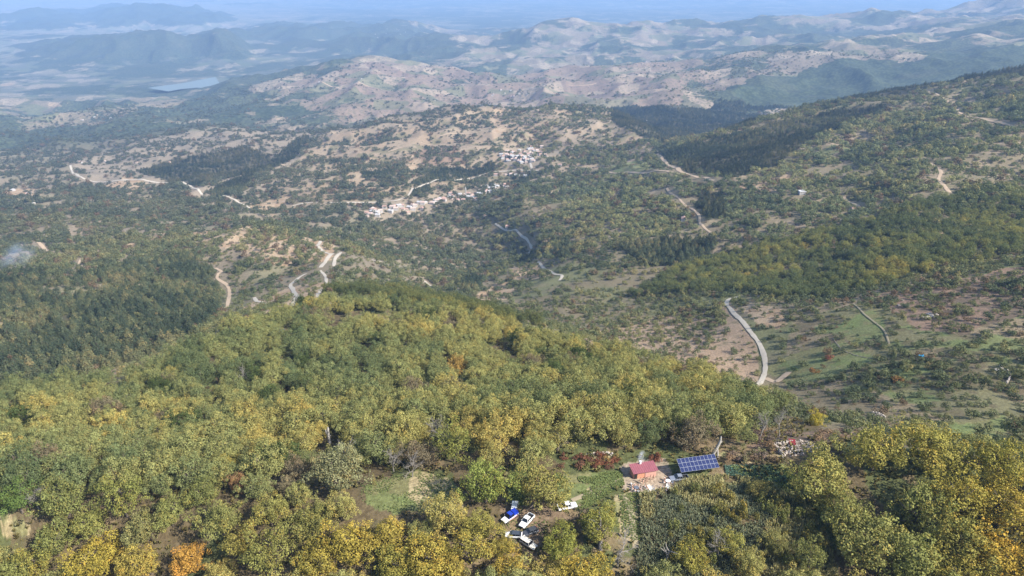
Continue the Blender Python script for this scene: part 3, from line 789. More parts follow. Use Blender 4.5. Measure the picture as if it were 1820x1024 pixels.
# nothing large where the photograph looks onto the yard, the cars, the maize and the clearings
_z = H(cx, cy); _u, _v, _d = project(cx, cy, _z + rad * .95); _p = 1213 * rad / _d
free = np.ones(len(cx), bool)
for u0, v0, u1, v1 in ((885, 880, 1045, 984), (1104, 808, 1290, 890), (1285, 815, 1400, 875), (985, 812, 1130, 905), (1372, 765, 1452, 812), (640, 834, 822, 886), (1140, 860, 1450, 960), (1262, 770, 1290, 806), (575, 766, 598, 795), (770, 760, 800, 790), (912, 830, 925, 880), (1450, 880, 1500, 1010)):
    free &= ~((_u + _p * .7 > u0) & (_u - _p * .7 < u1) & (_v + _p * .75 > v0) & (_v - _p * .75 < v1) & (_d < 235))
cx, cy, rad, tint = cx[free], cy[free], rad[free], tint[free]
CHX = np.concatenate([kp[:, 0], cx]); CHY = np.concatenate([kp[:, 1], cy]); CHR = np.concatenate([kr, rad]); CHT = np.concatenate([np.array([k_[4] for k_ in KEY]) * np.array([1.28, 1.32, 1.55]), tint])
# chestnuts in the spur's shady strip, shade put into their tint, and the olive-green belt beyond the fields
bx, by = jitter_grid(380, 1000, 6.0, rng)
cb = cover(bx, by)
pb = np.where(cb['belt'] > 0, .93, 0) + np.where(cb['shade_strip'] > 0, .9, 0)
m = rng.random(len(bx)) < pb
bx, by, in_shade = bx[m], by[m], cb['shade_strip'][m] > 0
br = rng.uniform(3.2, 5.2, len(bx)); k = thin(bx, by, br); bx, by, br, in_shade = bx[k], by[k], br[k], in_shade[k]
bt = pal(.25 + (fbm(bx, by, 60, 3, 63) - .5) * 1.3 + rng.normal(0, .16, len(bx)), [(.105, .128, .056), (.150, .168, .064), (.205, .208, .070), (.265, .245, .074), (.32, .255, .07)])
bt = np.where(in_shade[:, None], bt * .8, bt)  # shade of the strip painted into the leaf tint
CHX, CHY, CHR, CHT = np.concatenate([CHX, bx]), np.concatenate([CHY, by]), np.concatenate([CHR, br]), np.concatenate([CHT, bt])
CHZ = H(CHX, CHY)
v_ = (seen(CHX, CHY, CHZ, 14) | (np.hypot(CHX, CHY) < 260)) & off_road(CHX, CHY, CHR)
CHX, CHY, CHZ, CHR, CHT = CHX[v_], CHY[v_], CHZ[v_], CHR[v_], CHT[v_]
# pines
px, py = [], []
for lo, hi, sp in ((380, 1000, 4.6), (1000, 1900, 4.3), (1900, 3400, 7.6)):
    a_, b_ = jitter_grid(lo, hi, sp, rng, .74); px.append(a_); py.append(b_)
px, py = np.concatenate(px), np.concatenate(py)
cp_ = cover(px, py); m = rng.random(len(px)) < cp_['pine']
px, py = px[m], py[m]; pr_ = np.hypot(px, py)
prad = np.where(pr_ < 1000, rng.uniform(2.6, 5.6, len(px)), np.clip(pr_ / 520, 2.7, 5.5) * rng.uniform(.75, 1.2, len(px)))
k = thin(px, py, prad * .82); px, py, prad = px[k], py[k], prad[k]
pz = H(px, py); m = seen(px, py, pz, 12) & off_road(px, py, prad); px, py, pz, prad = px[m], py[m], pz[m], prad[m]
shp = cover(px, py)['shoulder']; ptint = np.where(shp, .70, np.where(np.hypot(px, py) > 1700, .68, 1.0))[:, None] * pal(.42 + (fbm(px, py, 80, 3, 64) - .5) * 1.5 + rng.normal(0, .25, len(px)), [(.040, .056, .036), (.056, .074, .044), (.078, .094, .052), (.112, .120, .060), (.150, .140, .072)])
# shrubs and small trees of the slopes
sx, sy = [], []
for lo, hi, sp in ((200, 620, 3.0), (620, 1100, 4.4), (1100, 1900, 6.2), (1900, 3100, 9.5), (3100, 4700, 16.0)):
    a_, b_ = jitter_grid(lo, hi, sp, rng, .76); sx.append(a_); sy.append(b_)
sx, sy = np.concatenate(sx), np.concatenate(sy)
cs = cover(sx, sy); sr_ = np.hypot(sx, sy)
clump = fbm(sx, sy, 24, 2, 65); big = fbm(sx, sy, 70, 3, 67)
m = rng.random(len(sx)) < cs['scrub'] * (.55 + .9 * sstep(.40, .60, big)) * (.55 + .8 * sstep(.38, .62, clump)) * np.where(sr_ > 3100, .6, 1) * (1 - cs['plain'])
sx, sy, sr_ = sx[m], sy[m], sr_[m]
for p in CLEAR:
    m = ~inpoly(sx, sy, p); sx, sy, sr_ = sx[m], sy[m], sr_[m]
srad = np.clip(sr_ / 330, 1.35, 4.2) * rng.choice([.55, .75, 1.0, 1.4, 1.9], len(sx), p=[.25, .25, .25, .17, .08])
k = thin(sx, sy, srad * .72); sx, sy, sr_, srad = sx[k], sy[k], sr_[k], srad[k]
sz = H(sx, sy); m = seen(sx, sy, sz, 6) & off_road(sx, sy, srad); sx, sy, sz, srad, sr_ = sx[m], sy[m], sz[m], srad[m], sr_[m]
st = .45 + (fbm(sx, sy, 110, 3, 66) - .5) * 1.1 + rng.normal(0, .2, len(sx))
stint = pal(st, [(.075, .094, .056), (.108, .128, .066), (.145, .158, .076), (.190, .190, .086), (.240, .210, .10)])
gm = (.55 * sstep(700, 1500, sr_) * sstep(.05, -.1, np.arctan2(sx, sy)) + .25 * sstep(1200, 2500, sr_))[:, None]; stint = stint * (1 - gm) + gm * np.array([.080, .092, .066]); stint = stint * np.where(cover(sx, sy)['shoulder'], 1.22, 1.0)[:, None]; dull = rng.random(len(sx)); stint = np.where((dull < .07)[:, None], np.array([.155, .115, .075]), stint)
print("plants", len(CHX), len(px), len(sx))

def colour_word(c):
    r, g, b = c
    if r / g > 1.75: return "orange"
    if r / g > 1.32: return "golden"
    if b / r > .42: return "greyish"
    if r / g > 1.14: return "yellowish"
    if g > .1: return "olive green"
    return "dark green"

ORD = ["", "second ", "third ", "fourth ", "fifth ", "sixth ", "seventh ", "eighth ", "ninth ", "tenth ", "eleventh ", "twelfth ", "thirteenth ", "fourteenth ", "fifteenth ", "sixteenth ", "seventeenth ", "eighteenth ", "nineteenth ", "twentieth "]
TENS = ["", "", "twenty", "thirty", "forty", "fifty", "sixty", "seventy", "eighty", "ninety"]
UNITS = ["", "first", "second", "third", "fourth", "fifth", "sixth", "seventh", "eighth", "ninth"]
def ordinal(n):
    """'' , 'second ', ... for the n-th nearest, n from 0"""
    if n < 20: return ORD[n]
    t, u = divmod(n + 1, 10)
    if t > 9: return "outermost "
    return TENS[t] + "-" + UNITS[u] + " " if u else TENS[t][:-1] + "ieth "

def say_which(kind_words, pts, marks):
    """a label for each of many alike: which one, counted out from the nearest landmark on one of its sides"""
    names = list(marks); mp = np.array([marks[n][:2] for n in names])
    key = []
    for i, p in enumerate(pts):
        d = np.hypot(mp[:, 0] - p[0], mp[:, 1] - p[1]); j = int(np.argmin(d)); dx, dy = p[0] - mp[j, 0], p[1] - mp[j, 1]
        side = ("right of" if dx > 0 else "left of") if abs(dx) > abs(dy) else ("before" if dy < 0 else "beyond")
        key.append((j, side, float(d[j])))
    order = sorted(range(len(pts)), key=lambda i: key[i]); out = [None] * len(pts); cnt = {}
    for i in order:
        j, side, d = key[i]; n = cnt.get((j, side), 0); cnt[(j, side)] = n + 1
        out[i] = f"{kind_words[i]}, {ordinal(n)}nearest {side} the {names[j]}"
    return out

def split_largest(x, y, z, r, n):
    """the n that show largest in the photograph, and the rest"""
    u, v, d = project(x, y, z + r)
    ok = (u > -10) & (u < 1830) & (v > 0) & (v < 1034 + 1213 * r / d * .5)
    ok &= seen(x, y, z, 2 * r * .6)
    o = np.argsort(np.where(ok, -r / d, 1e6)); big = o[:n]; big = big[ok[big]]
    m = np.ones(len(x), bool); m[big] = False
    return big, np.nonzero(m)[0]

MARK = {n: at(*p)[0] for n, p in {"red-roofed hut": (1143, 852), "solar array": (1237, 848), "white pickup": (935, 930), "stone ruin": (1405, 795), "grassy clearing": (720, 870), "orange chestnut tree": (334, 1010), "rust-brown chestnut tree": (420, 862),
        "tall grey dead trunk": (586, 785), "bare silvery tree": (785, 790), "maize field": (1230, 930), "bottom-left earth patch": (25, 945), "bottom-right dirt bank": (1800, 945), "dark blue tarpaulin": (494, 592)}.items()}
PMARK = {n: at(*p)[0] for n, p in {"grey smoke plume": (30, 478), "winding dirt track": (404, 530), "foot of the chestnut spur": (230, 655), "hairpin road": (525, 520)}.items()}
SMARK = {n: at(*p)[0] for n, p in {"gravel road bend": (1340, 600), "bright blue sheet": (1638, 634), "dark rock outcrop": (1592, 532), "pale rock outcrop": (1655, 560), "roofless wall": (1558, 742), "stone ruin": (1405, 795), "bright green meadow": (1535, 580), "gravel road foot": (1352, 680)}.items()}

def build_plants(name, cat, group, parts, meshes, x, y, z, r, tint, n, marks, words, scale_of, stuff_name, sink):
    big, rest = split_largest(x, y, z, r, n)
    labels = say_which([words(tint[i]) for i in big], [(x[i], y[i]) for i in big], marks)
    roots = []
    g = np.random.default_rng(5)
    for q, i in enumerate(big):
        vi = int(i * 7 + q) % len(meshes)
        root = plant_from(None, name, (TKX[name][int(i) % len(TKX[name])], meshes[vi]), parts, (x[i], y[i], z[i] - sink * r[i]), (0, 0, float(g.uniform(0, 6.283))), scale_of(r[i], g), tint[i])
        tag(root, labels[q], cat, group); roots.append((root, vi))
    src = []
    for vi in range(len(meshes)):
        src.append(next(c for rt, w in roots if w == vi for c in rt.children if c.data is meshes[vi]))
    if len(rest):
        s = np.array([scale_of(r[i], g) for i in rest])
        rot = np.stack([g.normal(0, .05, len(rest)), g.normal(0, .05, len(rest)), g.uniform(0, 6.283, len(rest))], 1)
        scatter(stuff_name, np.stack([x[rest], y[rest], z[rest] - sink * r[rest]], 1), rot, s, tint[rest], g.integers(0, len(meshes), len(rest)), src)
    return roots

TKX = {"chestnut_tree": TK, "pine_tree": [CT], "shrub": [ST]}
build_plants("chestnut_tree", "tree", "chestnut trees of the near woodland", ("trunk", "crown"), CR, CHX, CHY, CHZ, CHR, CHT, 300, MARK, lambda c: colour_word(c) + " chestnut tree",
             lambda r, g: (r * g.uniform(.95, 1.08), r * g.uniform(.95, 1.08), r * g.uniform(.92, 1.12)), "chestnut_woodland", .02)
build_plants("pine_tree", "tree", "dark conifers of the valley wood", ("trunk", "crown"), CN, px, py, pz, prad, ptint, 300, PMARK, lambda c: ("dark" if c[1] < .065 else "mid green") + " conifer",
             lambda r, g: (r, r, r * g.uniform(.78, 1.0)), "pine_woodland", .02)
build_plants("shrub", "shrub", "shrubs dotted over the terraced fields", ("stem", "foliage"), BS, sx, sy, sz, srad, stint, 300, SMARK, lambda c: ("brownish" if c[0] > c[1] * 1.15 else "dark green" if c[1] < .08 else "olive") + " rounded shrub",
             lambda r, g: (r * g.uniform(.9, 1.2), r * g.uniform(.9, 1.2), r * g.uniform(.7, 1.15)), "scrub_cover", .06)

# ------------------------------------------------------------------ helpers for built things
def bm_mesh(name, bm, mats, smooth=False, bevel=0.0):
    if bevel:
        bmesh.ops.bevel(bm, geom=[e for e in bm.edges if len(e.link_faces) == 2 and e.calc_face_angle(0) > .5], offset=bevel, segments=2, affect='EDGES', clamp_overlap=True)
    bmesh.ops.recalc_face_normals(bm, faces=bm.faces[:])
    me = bpy.data.meshes.new(name); bm.to_mesh(me); bm.free()
    for m in (mats if isinstance(mats, (list, tuple)) else [mats]): me.materials.append(m)
    if smooth:
        for p in me.polygons: p.use_smooth = True
    return me

def box(bm, cx, cy, cz, sx, sy, sz, rz=0.0, mi=0):
    vs = []
    c, s = math.cos(rz), math.sin(rz)
    for dz in (-.5, .5):
        for dx, dy in ((-.5, -.5), (.5, -.5), (.5, .5), (-.5, .5)):
            x, y = dx * sx, dy * sy
            vs.append(bm.verts.new((cx + x * c - y * s, cy + x * s + y * c, cz + dz * sz)))
    for f in ((0, 3, 2, 1), (4, 5, 6, 7), (0, 1, 5, 4), (1, 2, 6, 5), (2, 3, 7, 6), (3, 0, 4, 7)):
        bm.faces.new([vs[i] for i in f]).material_index = mi
    return vs

def hexa(bm, pts, mi=0):
    vs = [bm.verts.new(p) for p in pts]
    for f in ((0, 3, 2, 1), (4, 5, 6, 7), (0, 1, 5, 4), (1, 2, 6, 5), (2, 3, 7, 6), (3, 0, 4, 7)):
        bm.faces.new([vs[i] for i in f]).material_index = mi

def cyl(bm, p, q, r1, r2=None, n=12, mi=0):
    r2 = r1 if r2 is None else r2
    p, q = Vector(p), Vector(q); d = (q - p).normalized()
    a = d.cross(Vector((0, 0, 1)) if abs(d.z) < .9 else Vector((1, 0, 0))).normalized(); b = d.cross(a)
    R1 = [bm.verts.new(p + r1 * (math.cos(t) * a + math.sin(t) * b)) for t in (i * 2 * math.pi / n for i in range(n))]
    R2 = [bm.verts.new(q + r2 * (math.cos(t) * a + math.sin(t) * b)) for t in (i * 2 * math.pi / n for i in range(n))]
    for i in range(n): bm.faces.new((R1[i], R1[(i+1) % n], R2[(i+1) % n], R2[i])).material_index = mi
    bm.faces.new(R1[::-1]).material_index = mi; bm.faces.new(R2).material_index = mi

def thing(name, label, cat, loc=(0, 0, 0), rz=0.0, group=None):
    o = bpy.data.objects.new(name, None); C.objects.link(o); o.empty_display_size = .3
    o.location = loc; o.rotation_euler = (0, 0, rz)
    return tag(o, label, cat, group)

def copy_tree(o, loc=None, rz=None, label=None):
    c = o.copy(); C.objects.link(c)
    for ch in o.children:
        k = ch.copy(); C.objects.link(k); k.parent = c
        for g in ch.children:
            g2 = g.copy(); C.objects.link(g2); g2.parent = k
    if loc is not None: c.location = loc
    if rz is not None: c.rotation_euler = (0, 0, rz)
    if label: c['label'] = label
    return c

def pt(u, v): return Vector(at(u, v)[0])

# ------------------------------------------------------------------ roads and tracks, laid on the ground
gravel = plain_mat("gravel_road", (.41, .36, .29), .95, var=.22, scale=.35)
redtrack = plain_mat("earth_track", (.38, .285, .195), .95, var=.22, scale=.3)
pathmat = plain_mat("path_earth", (.27, .225, .145), .95, var=.25, scale=.6)
def road(name, px, width, mat):
    q, xs, ys = px; n = len(q)
    tx, ty = np.gradient(xs), np.gradient(ys); L = np.hypot(tx, ty) + 1e-9; nx, ny = -ty / L, tx / L
    jw = 1 + .3 * (fbm(q, q * 0, 14, 2, 71) - .5) * 2 + .35 * (vnoise(q / 3.1, q * 0 + .5, 72) - .5)
    rows = []
    r = np.hypot(xs, ys)
    for k in (-.5, -.25, 0, .25, .5):
        X, Y = xs + nx * width * jw * k, ys + ny * width * jw * k
        hz_ = np.max([H(X + a * nx, Y + a * ny) for a in (-.5, 0, .5)], axis=0)
        rows.append(np.stack([X, Y, hz_ + .06 + r * 3.0e-4 + (.05 if abs(k) < .4 else 0)], 1))
    V = np.stack(rows, 1).reshape(-1, 3); i = np.arange(n - 1)[:, None] * 5; k = np.arange(4)[None]
    Fc = np.stack([i + k, i + k + 1, i + k + 6, i + k + 5], -1).reshape(-1, 4)
    return tag(obj(name, mesh_np(name, V, Fc, [mat], smooth=True)), kind='structure')

for nm, w, ln in RL:
    road(nm, ln, w, {'gravel_road': gravel, 'earth_track': redtrack, 'footpath': pathmat}[nm])

# the reservoir in the plain
lk = at(*np.array([(264,163.5),(285,160.5),(320,156.5),(355,151.5),(385,148),(402,146.8),(403,149),(380,152.5),(350,157),(318,162),(300,165.5),(278,165.5)], float).T)
bm = bmesh.new(); lz_ = float(lk[:, 2].mean()) + 1.5
bm.faces.new([bm.verts.new((p[0], p[1], lz_)) for p in lk])
wm, nt, nd, b = nodes("lake_water")
b.inputs['Base Color'].default_value = (.15, .19, .20, 1); b.inputs['Roughness'].default_value = .8; b.inputs['Specular IOR Level'].default_value = .12
nz = N(nt, "ShaderNodeTexNoise"); nz.inputs['Scale'].default_value = 30; bp = N(nt, "ShaderNodeBump"); bp.inputs['Strength'].default_value = .2
nt.links.new(nz.outputs[0], bp.inputs['Height']); nt.links.new(bp.outputs[0], b.inputs['Normal'])
tag(obj("lake", bm_mesh("lake", bm, wm)), kind='structure')

# ------------------------------------------------------------------ the hut, its chimney and smoke
redroof = plain_mat("red_sheet_roof", (.25, .085, .10), .55, var=.35, scale=.9)
wallm = plain_mat("orange_render", (.50, .235, .145), .9, var=.12, scale=1.5)
pinkm = plain_mat("pink_render", (.48, .27, .21), .9, var=.12, scale=1.5)
darkm = plain_mat("dark_opening", (.02, .018, .016), .9)
whitep = plain_mat("white_plastic", (.60, .60, .59), .45, var=.04)
concrete = plain_mat("concrete", (.42, .39, .35), .95, var=.2, scale=2)
woodm = plain_mat("grey_timber", (.22, .17, .12), .9, var=.3, scale=4)
steel = plain_mat("steel", (.32, .33, .34), .45, .8)
p0 = pt(1146, 849); YAW = R(13)
hut = thing("hut", "small orange hut with a red sheet roof beside the yard", "hut", p0, YAW)
bm = bmesh.new(); hexa(bm, [(-3.35, 0, -.5), (3.35, 0, -.5), (3.35, 3.0, -.5), (-3.35, 3.0, -.5), (-3.35, 0, 2.3), (3.35, 0, 2.3), (3.35, 3.0, 2.65), (-3.35, 3.0, 2.65)])
obj("wall", bm_mesh("wall", bm, wallm, bevel=.02), hut)
bm = bmesh.new(); box(bm, 1.7, -.03, 1.13, 3.25, .06, 2.2)
w2 = obj("lean_to_wall", bm_mesh("lean_to_wall", bm, pinkm), hut); w2['label'] = "pinkish right half of the front wall"
bm = bmesh.new()
for i in range(24):                                        # corrugations of the roof sheets
    x0, x1 = -3.72 + i * .31, -3.72 + (i + 1) * .31; zm = .045 if i % 2 else 0
    hexa(bm, [(x0, -.55, 2.26 + zm), (x1, -.55, 2.26 + zm), (x1, 3.3, 2.71 + zm), (x0, 3.3, 2.71 + zm), (x0, -.55, 2.32 + zm), (x1, -.55, 2.32 + zm), (x1, 3.3, 2.77 + zm), (x0, 3.3, 2.77 + zm)])
obj("roof", bm_mesh("roof", bm, redroof), hut)
bm = bmesh.new(); box(bm, -2.8, -.045, .98, .9, .07, 1.95); dr = obj("door", bm_mesh("door", bm, darkm), hut)
bm = bmesh.new(); box(bm, -2.5, -.10, 1.0, .12, .05, .05); obj("handle", bm_mesh("handle", bm, steel), dr)
bm = bmesh.new(); box(bm, .02, -.075, 1.15, .06, .05, 2.25); obj("drainpipe", bm_mesh("drainpipe", bm, steel), hut)
bm = bmesh.new(); box(bm, -.4, 2.9, 2.95, .5, .5, 1.1); box(bm, -.4, 2.9, 3.55, .64, .64, .1); obj("chimney", bm_mesh("chimney", bm, whitep), hut)

def smoke(name, loc, size, dens, label, lean, seed, col=(.82, .86, .92)):
    m, nt, nd, b = nodes(name + "_air"); nd.remove(b)
    tc = nd.new("ShaderNodeTexCoord")
    nz = N(nt, "ShaderNodeTexNoise"); nz.inputs['Scale'].default_value = 2.2; nz.inputs['Detail'].default_value = 5; nz.noise_dimensions = '4D'; nz.inputs['W'].default_value = seed
    nt.links.new(tc.outputs['Object'], nz.inputs['Vector'])
    ln = N(nt, "ShaderNodeVectorMath"); ln.operation = 'LENGTH'; nt.links.new(tc.outputs['Object'], ln.inputs[0])
    fall = ramp_(nt, ln.outputs['Value'], .95, .25); nn = ramp_(nt, nz.outputs[0], .40, .66)
    pv = nd.new("ShaderNodeVolumePrincipled"); pv.inputs['Color'].default_value = (*col, 1)
    nt.links.new(math_(nt, 'MULTIPLY', math_(nt, 'MULTIPLY', fall, nn), dens), pv.inputs['Density']); pv.inputs['Density Attribute'].default_value = ""
    nt.links.new(pv.outputs[0], nd["Material Output"].inputs['Volume'])
    bm = bmesh.new(); bmesh.ops.create_icosphere(bm, subdivisions=3, radius=1.0)
    o = obj(name, bm_mesh(name, bm, m)); o.location = loc; o.scale = size; o.rotation_euler = lean
    return tag(o, label, "smoke", kind='stuff')
hp = hut.matrix_basis @ Vector((-.1, 3.1, 4.8))
smoke("smoke", hp, (1.5, 1.7, 2.6), .75, "thin white smoke rising from the hut chimney", (0, R(12), 0), 3.0)
sp = pt(30, 480)
smoke("smoke", sp + Vector((2, 4, 15)), (24, 30, 20), .020, "pale grey smoke plume over the left valley wood", (0, R(-15), 0), 8.0, (.62, .74, .95))

# ------------------------------------------------------------------ the solar array on its posts
panelm, nt, nd, b = nodes("solar_cells")
tc = nd.new("ShaderNodeTexCoord"); br = N(nt, "ShaderNodeTexBrick"); br.offset = 0; br.inputs['Scale'].default_value = 1.0
br.inputs['Color1'].default_value = (.008, .014, .062, 1); br.inputs['Color2'].default_value = (.011, .019, .080, 1); br.inputs['Mortar'].default_value = (.10, .12, .20, 1)
br.inputs['Brick Width'].default_value = .19; br.inputs['Row Height'].default_value = .19; br.inputs['Mortar Size'].default_value = .008
nt.links.new(tc.outputs['Object'], br.inputs[0]); nt.links.new(br.outputs[0], b.inputs['Base Color']); b.inputs['Roughness'].default_value = .3; b.inputs['Specular IOR Level'].default_value = .15
alum = plain_mat("aluminium", (.36, .38, .42), .4, .3, var=.05)
pa = pt(1238, 842)
arr = thing("solar_array", "raised array of thirty blue solar panels on steel posts", "solar array", pa, R(11))
TILT = R(27); PW, PH = 1.15, 1.36
cz = 3.75
def onarr(x, y, z=0.0): return Vector((x, y * math.cos(TILT) - z * math.sin(TILT), cz + y * math.sin(TILT) + z * math.cos(TILT)))
cellmesh = None
for i in range(10):
    for j in range(3):
        if cellmesh is None:
            bm = bmesh.new(); box(bm, 0, 0, .012, PW - .05, PH - .088, .024); cellmesh = bm_mesh("panel", bm, panelm)
            bm = bmesh.new()
            for a, b_, c_, d_ in ((0, (PH - .06) / 2, PW - .01, .028), (0, -(PH - .06) / 2, PW - .01, .028), ((PW - .06) / 2 + .005, 0, .028, PH - .088), (-(PW - .06) / 2 - .005, 0, .028, PH - .088)): box(bm, a, b_, .015, c_, d_, .045)
            framemesh = bm_mesh("frame", bm, alum)
        o = obj("panel", cellmesh, arr, onarr((i - 4.5) * PW, (j - 1) * PH)); o.rotation_euler = (TILT, 0, 0)
        obj("frame", framemesh, o)
bm = bmesh.new()
for y in (-1.7, -.5, .5, 1.7):
    a, b_ = onarr(-5.7, y, -.1), onarr(5.7, y, -.1); cyl(bm, a, b_, .05, n=6)
for x in (-4, -1.3, 1.3, 4): cyl(bm, onarr(x, -1.9, -.2), onarr(x, 1.9, -.2), .06, n=6)
obj("rail", bm_mesh("rail", bm, steel), arr)
for x, y in ((-3.6, 0), (.6, -.9), (.6, .9), (4.2, 0)):
    bm = bmesh.new(); q = onarr(x, y, -.25); cyl(bm, (x, y * .4, -.6), q, .13, n=8); obj("post", bm_mesh("post", bm, darkm), arr)

# ------------------------------------------------------------------ vehicles
def paint(name, col, metal=0.0): return plain_mat(name, col, .3, metal, var=.03, spec=.5, coat=.5)
glass = plain_mat("dark_glass", (.012, .014, .018), .12, spec=.6)
rubber = plain_mat("tyre_rubber", (.025, .025, .025), .9)
black = plain_mat("black_liner", (.022, .022, .024), .7)
lampw = plain_mat("lamp_glass", (.75, .75, .72), .2); lampr = plain_mat("red_lamp", (.5, .02, .02), .3)

def loft(bm, st, mi=0):
    """rounded-box sections (x, half width, z0, z1) joined along the car"""
    rings = []
    for x, hw, z0, z1 in st:
        c = min(.12, hw * .2, (z1 - z0) * .3)
        rings.append([bm.verts.new((x, y, z)) for y, z in ((-hw + c, z0), (hw - c, z0), (hw, z0 + c), (hw, z1 - c), (hw - c * 1.3, z1), (-hw + c * 1.3, z1), (-hw, z1 - c), (-hw, z0 + c))])
    for a, b_ in zip(rings, rings[1:]):
        for i in range(8): bm.faces.new((a[i], a[(i+1) % 8], b_[(i+1) % 8], b_[i])).material_index = mi
    bm.faces.new(rings[0][::-1]).material_index = mi; bm.faces.new(rings[-1]).material_index = mi

def vehicle(name, label, cat, kind, col, loc, heading, roofcol=None, canopy=None, stripe=None, L=5.2):
    pm = paint(name + "_paint", col); W = .92 if kind != 'hatch' else .86
    t = thing(name, label, cat, loc, heading, "vehicles parked among the trees")
    k = L / 5.2; hood = .98 if kind in ('pickup', 'suv') else .88; belt = hood + .06; roof = {'pickup': 1.78, 'suv': 1.8, 'wagon': 1.46, 'hatch': 1.46, 'truck': 1.85}[kind]
    bm = bmesh.new()
    if kind in ('pickup', 'truck'):
        loft(bm, [(2.6*k, W*.86, .42, .78), (2.5*k, W*.95, .38, hood - .08), (1.6*k, W, .36, hood), (1.0*k, W, .34, belt), (-.85*k, W, .34, belt)])
        for s in (-1, 1): box(bm, -1.72*k, s * (W - .05), .74, 1.74*k, .10, .62)
        box(bm, -2.56*k, 0, .74, .10, 2 * W, .62); box(bm, -1.7*k, 0, .50, 1.7*k, 2 * W - .2, .12)
    else:
        loft(bm, [(2.6*k, W*.86, .42, .72), (2.5*k, W*.95, .36, hood - .1), (1.6*k, W, .33, hood - .02), (1.1*k, W, .32, belt), (-2.2*k, W, .32, belt), (-2.5*k, W*.96, .36, belt - .02), (-2.6*k, W*.9, .42, belt - .1)])
    body = obj("body", bm_mesh("body", bm, pm, smooth=False, bevel=.015), t)
    # cab or cabin with its panes set just proud of it
    if kind in ('pickup', 'truck'): xa, xb, xc, xd = -.88*k, 1.12*k, -.72*k, .45*k
    elif kind == 'hatch': xa, xb, xc, xd = -2.35*k, 1.2*k, -1.7*k, .45*k
    else: xa, xb, xc, xd = -2.5*k, 1.1*k, -2.3*k, .50*k
    hb, ht = W - .04, W - .2
    bm = bmesh.new(); hexa(bm, [(xa, -hb, belt - .03), (xb, -hb, belt - .03), (xb, hb, belt - .03), (xa, hb, belt - .03), (xc, -ht, roof), (xd, -ht, roof), (xd, ht, roof), (xc, ht, roof)])
    cab = obj("cab", bm_mesh("cab", bm, paint(name + "_roof_paint", roofcol) if roofcol else pm, bevel=.05), t)
    def pane(nm, a, b_, c, d, out):
        a, b_, c, d = (Vector(q) for q in (a, b_, c, d)); m = (a + b_ + c + d) / 4; o_ = Vector(out).normalized()
        q = [m + (p - m) * .86 for p in (a, b_, c, d)]
        bm = bmesh.new(); hexa(bm, [p - o_ * .02 for p in q] + [p + o_ * .018 for p in q]); obj(nm, bm_mesh(nm, bm, glass), t)
    zb = belt + .02
    pane("windscreen", (xb, -hb, zb), (xb, hb, zb), (xd, ht, roof), (xd, -ht, roof), (roof - belt, 0, xb - xd))
    pane("rear_window", (xa, hb, zb), (xa, -hb, zb), (xc, -ht, roof), (xc, ht, roof), (-(roof - belt), 0, xc - xa))
    nw = 2 if kind in ('pickup', 'truck', 'hatch') else 3
    for s in (-1, 1):
        for i in range(nw):
            f0, f1 = i / nw, (i + 1) / nw
            lo0, lo1, hi0, hi1 = xa + (xb - xa) * f0, xa + (xb - xa) * f1, xc + (xd - xc) * f0, xc + (xd - xc) * f1
            pane("side_window", (lo0, s * hb, zb), (lo1, s * hb, zb), (hi1, s * ht, roof), (hi0, s * ht, roof), (0, s * (roof - belt), hb - ht))
    if kind == 'pickup':
        bm = bmesh.new(); box(bm, -1.7*k, 0, .585, 1.60*k, 2 * W - .24, .04)
        for s in (-1, 1): box(bm, -1.7*k, s * (W - .12), .82, 1.62*k, .03, .46)
        obj("load_bed", bm_mesh("load_bed", bm, black), t)
    if canopy:
        bm = bmesh.new(); hexa(bm, [(-2.55*k, -W + .03, 1.07), (-.95*k, -W + .03, 1.07), (-.95*k, W - .03, 1.07), (-2.55*k, W - .03, 1.07), (-2.5*k, -W + .15, 1.75), (-1.0*k, -W + .15, 1.75), (-1.0*k, W - .15, 1.75), (-2.5*k, W - .15, 1.75)])
        obj("canopy", bm_mesh("canopy", bm, paint(name + "_canopy_cloth", canopy), bevel=.06), t)
    if stripe:
        for s in (-1, 1):
            bm = bmesh.new(); box(bm, -.6*k, s * (W + .012), .62, 3.4*k, .02, .16); obj("side_stripe", bm_mesh("side_stripe", bm, paint(name + "_stripe_paint", stripe)), t)
    for x in (1.62*k, -1.58*k):
        for s in (-1, 1):
            bm = bmesh.new(); cyl(bm, (x, s * (W - .2), .36), (x, s * (W + .015), .36), .36, n=18); w = obj("wheel", bm_mesh("wheel", bm, rubber, bevel=.02), t)
            bm = bmesh.new(); cyl(bm, (x, s * (W - .05), .36), (x, s * (W + .03), .36), .21, n=14); obj("rim", bm_mesh("rim", bm, steel), w)
    for s in (-1, 1):
        bm = bmesh.new(); box(bm, 2.53*k, s * (W - .26), .70, .14, .34, .16); obj("headlight", bm_mesh("headlight", bm, lampw, bevel=.02), t)
        bm = bmesh.new(); box(bm, -2.59*k, s * (W - .1), .80, .09, .14, .26); obj("tail_light", bm_mesh("tail_light", bm, lampr), t)
        bm = bmesh.new(); box(bm, .95*k, s * (W + .10), belt + .12, .10, .18, .14); obj("side_mirror", bm_mesh("side_mirror", bm, pm, bevel=.02), t)
    bm = bmesh.new(); box(bm, 2.63*k, 0, .60, .06, 1.0, .22); obj("grille", bm_mesh("grille", bm, black), t)
    bm = bmesh.new(); box(bm, 2.62*k, 0, .42, .12, 2 * W - .2, .14); box(bm, -2.66*k, 0, .48, .10, 2 * W - .2, .14); obj("bumper", bm_mesh("bumper", bm, black, bevel=.03), t)
    return t

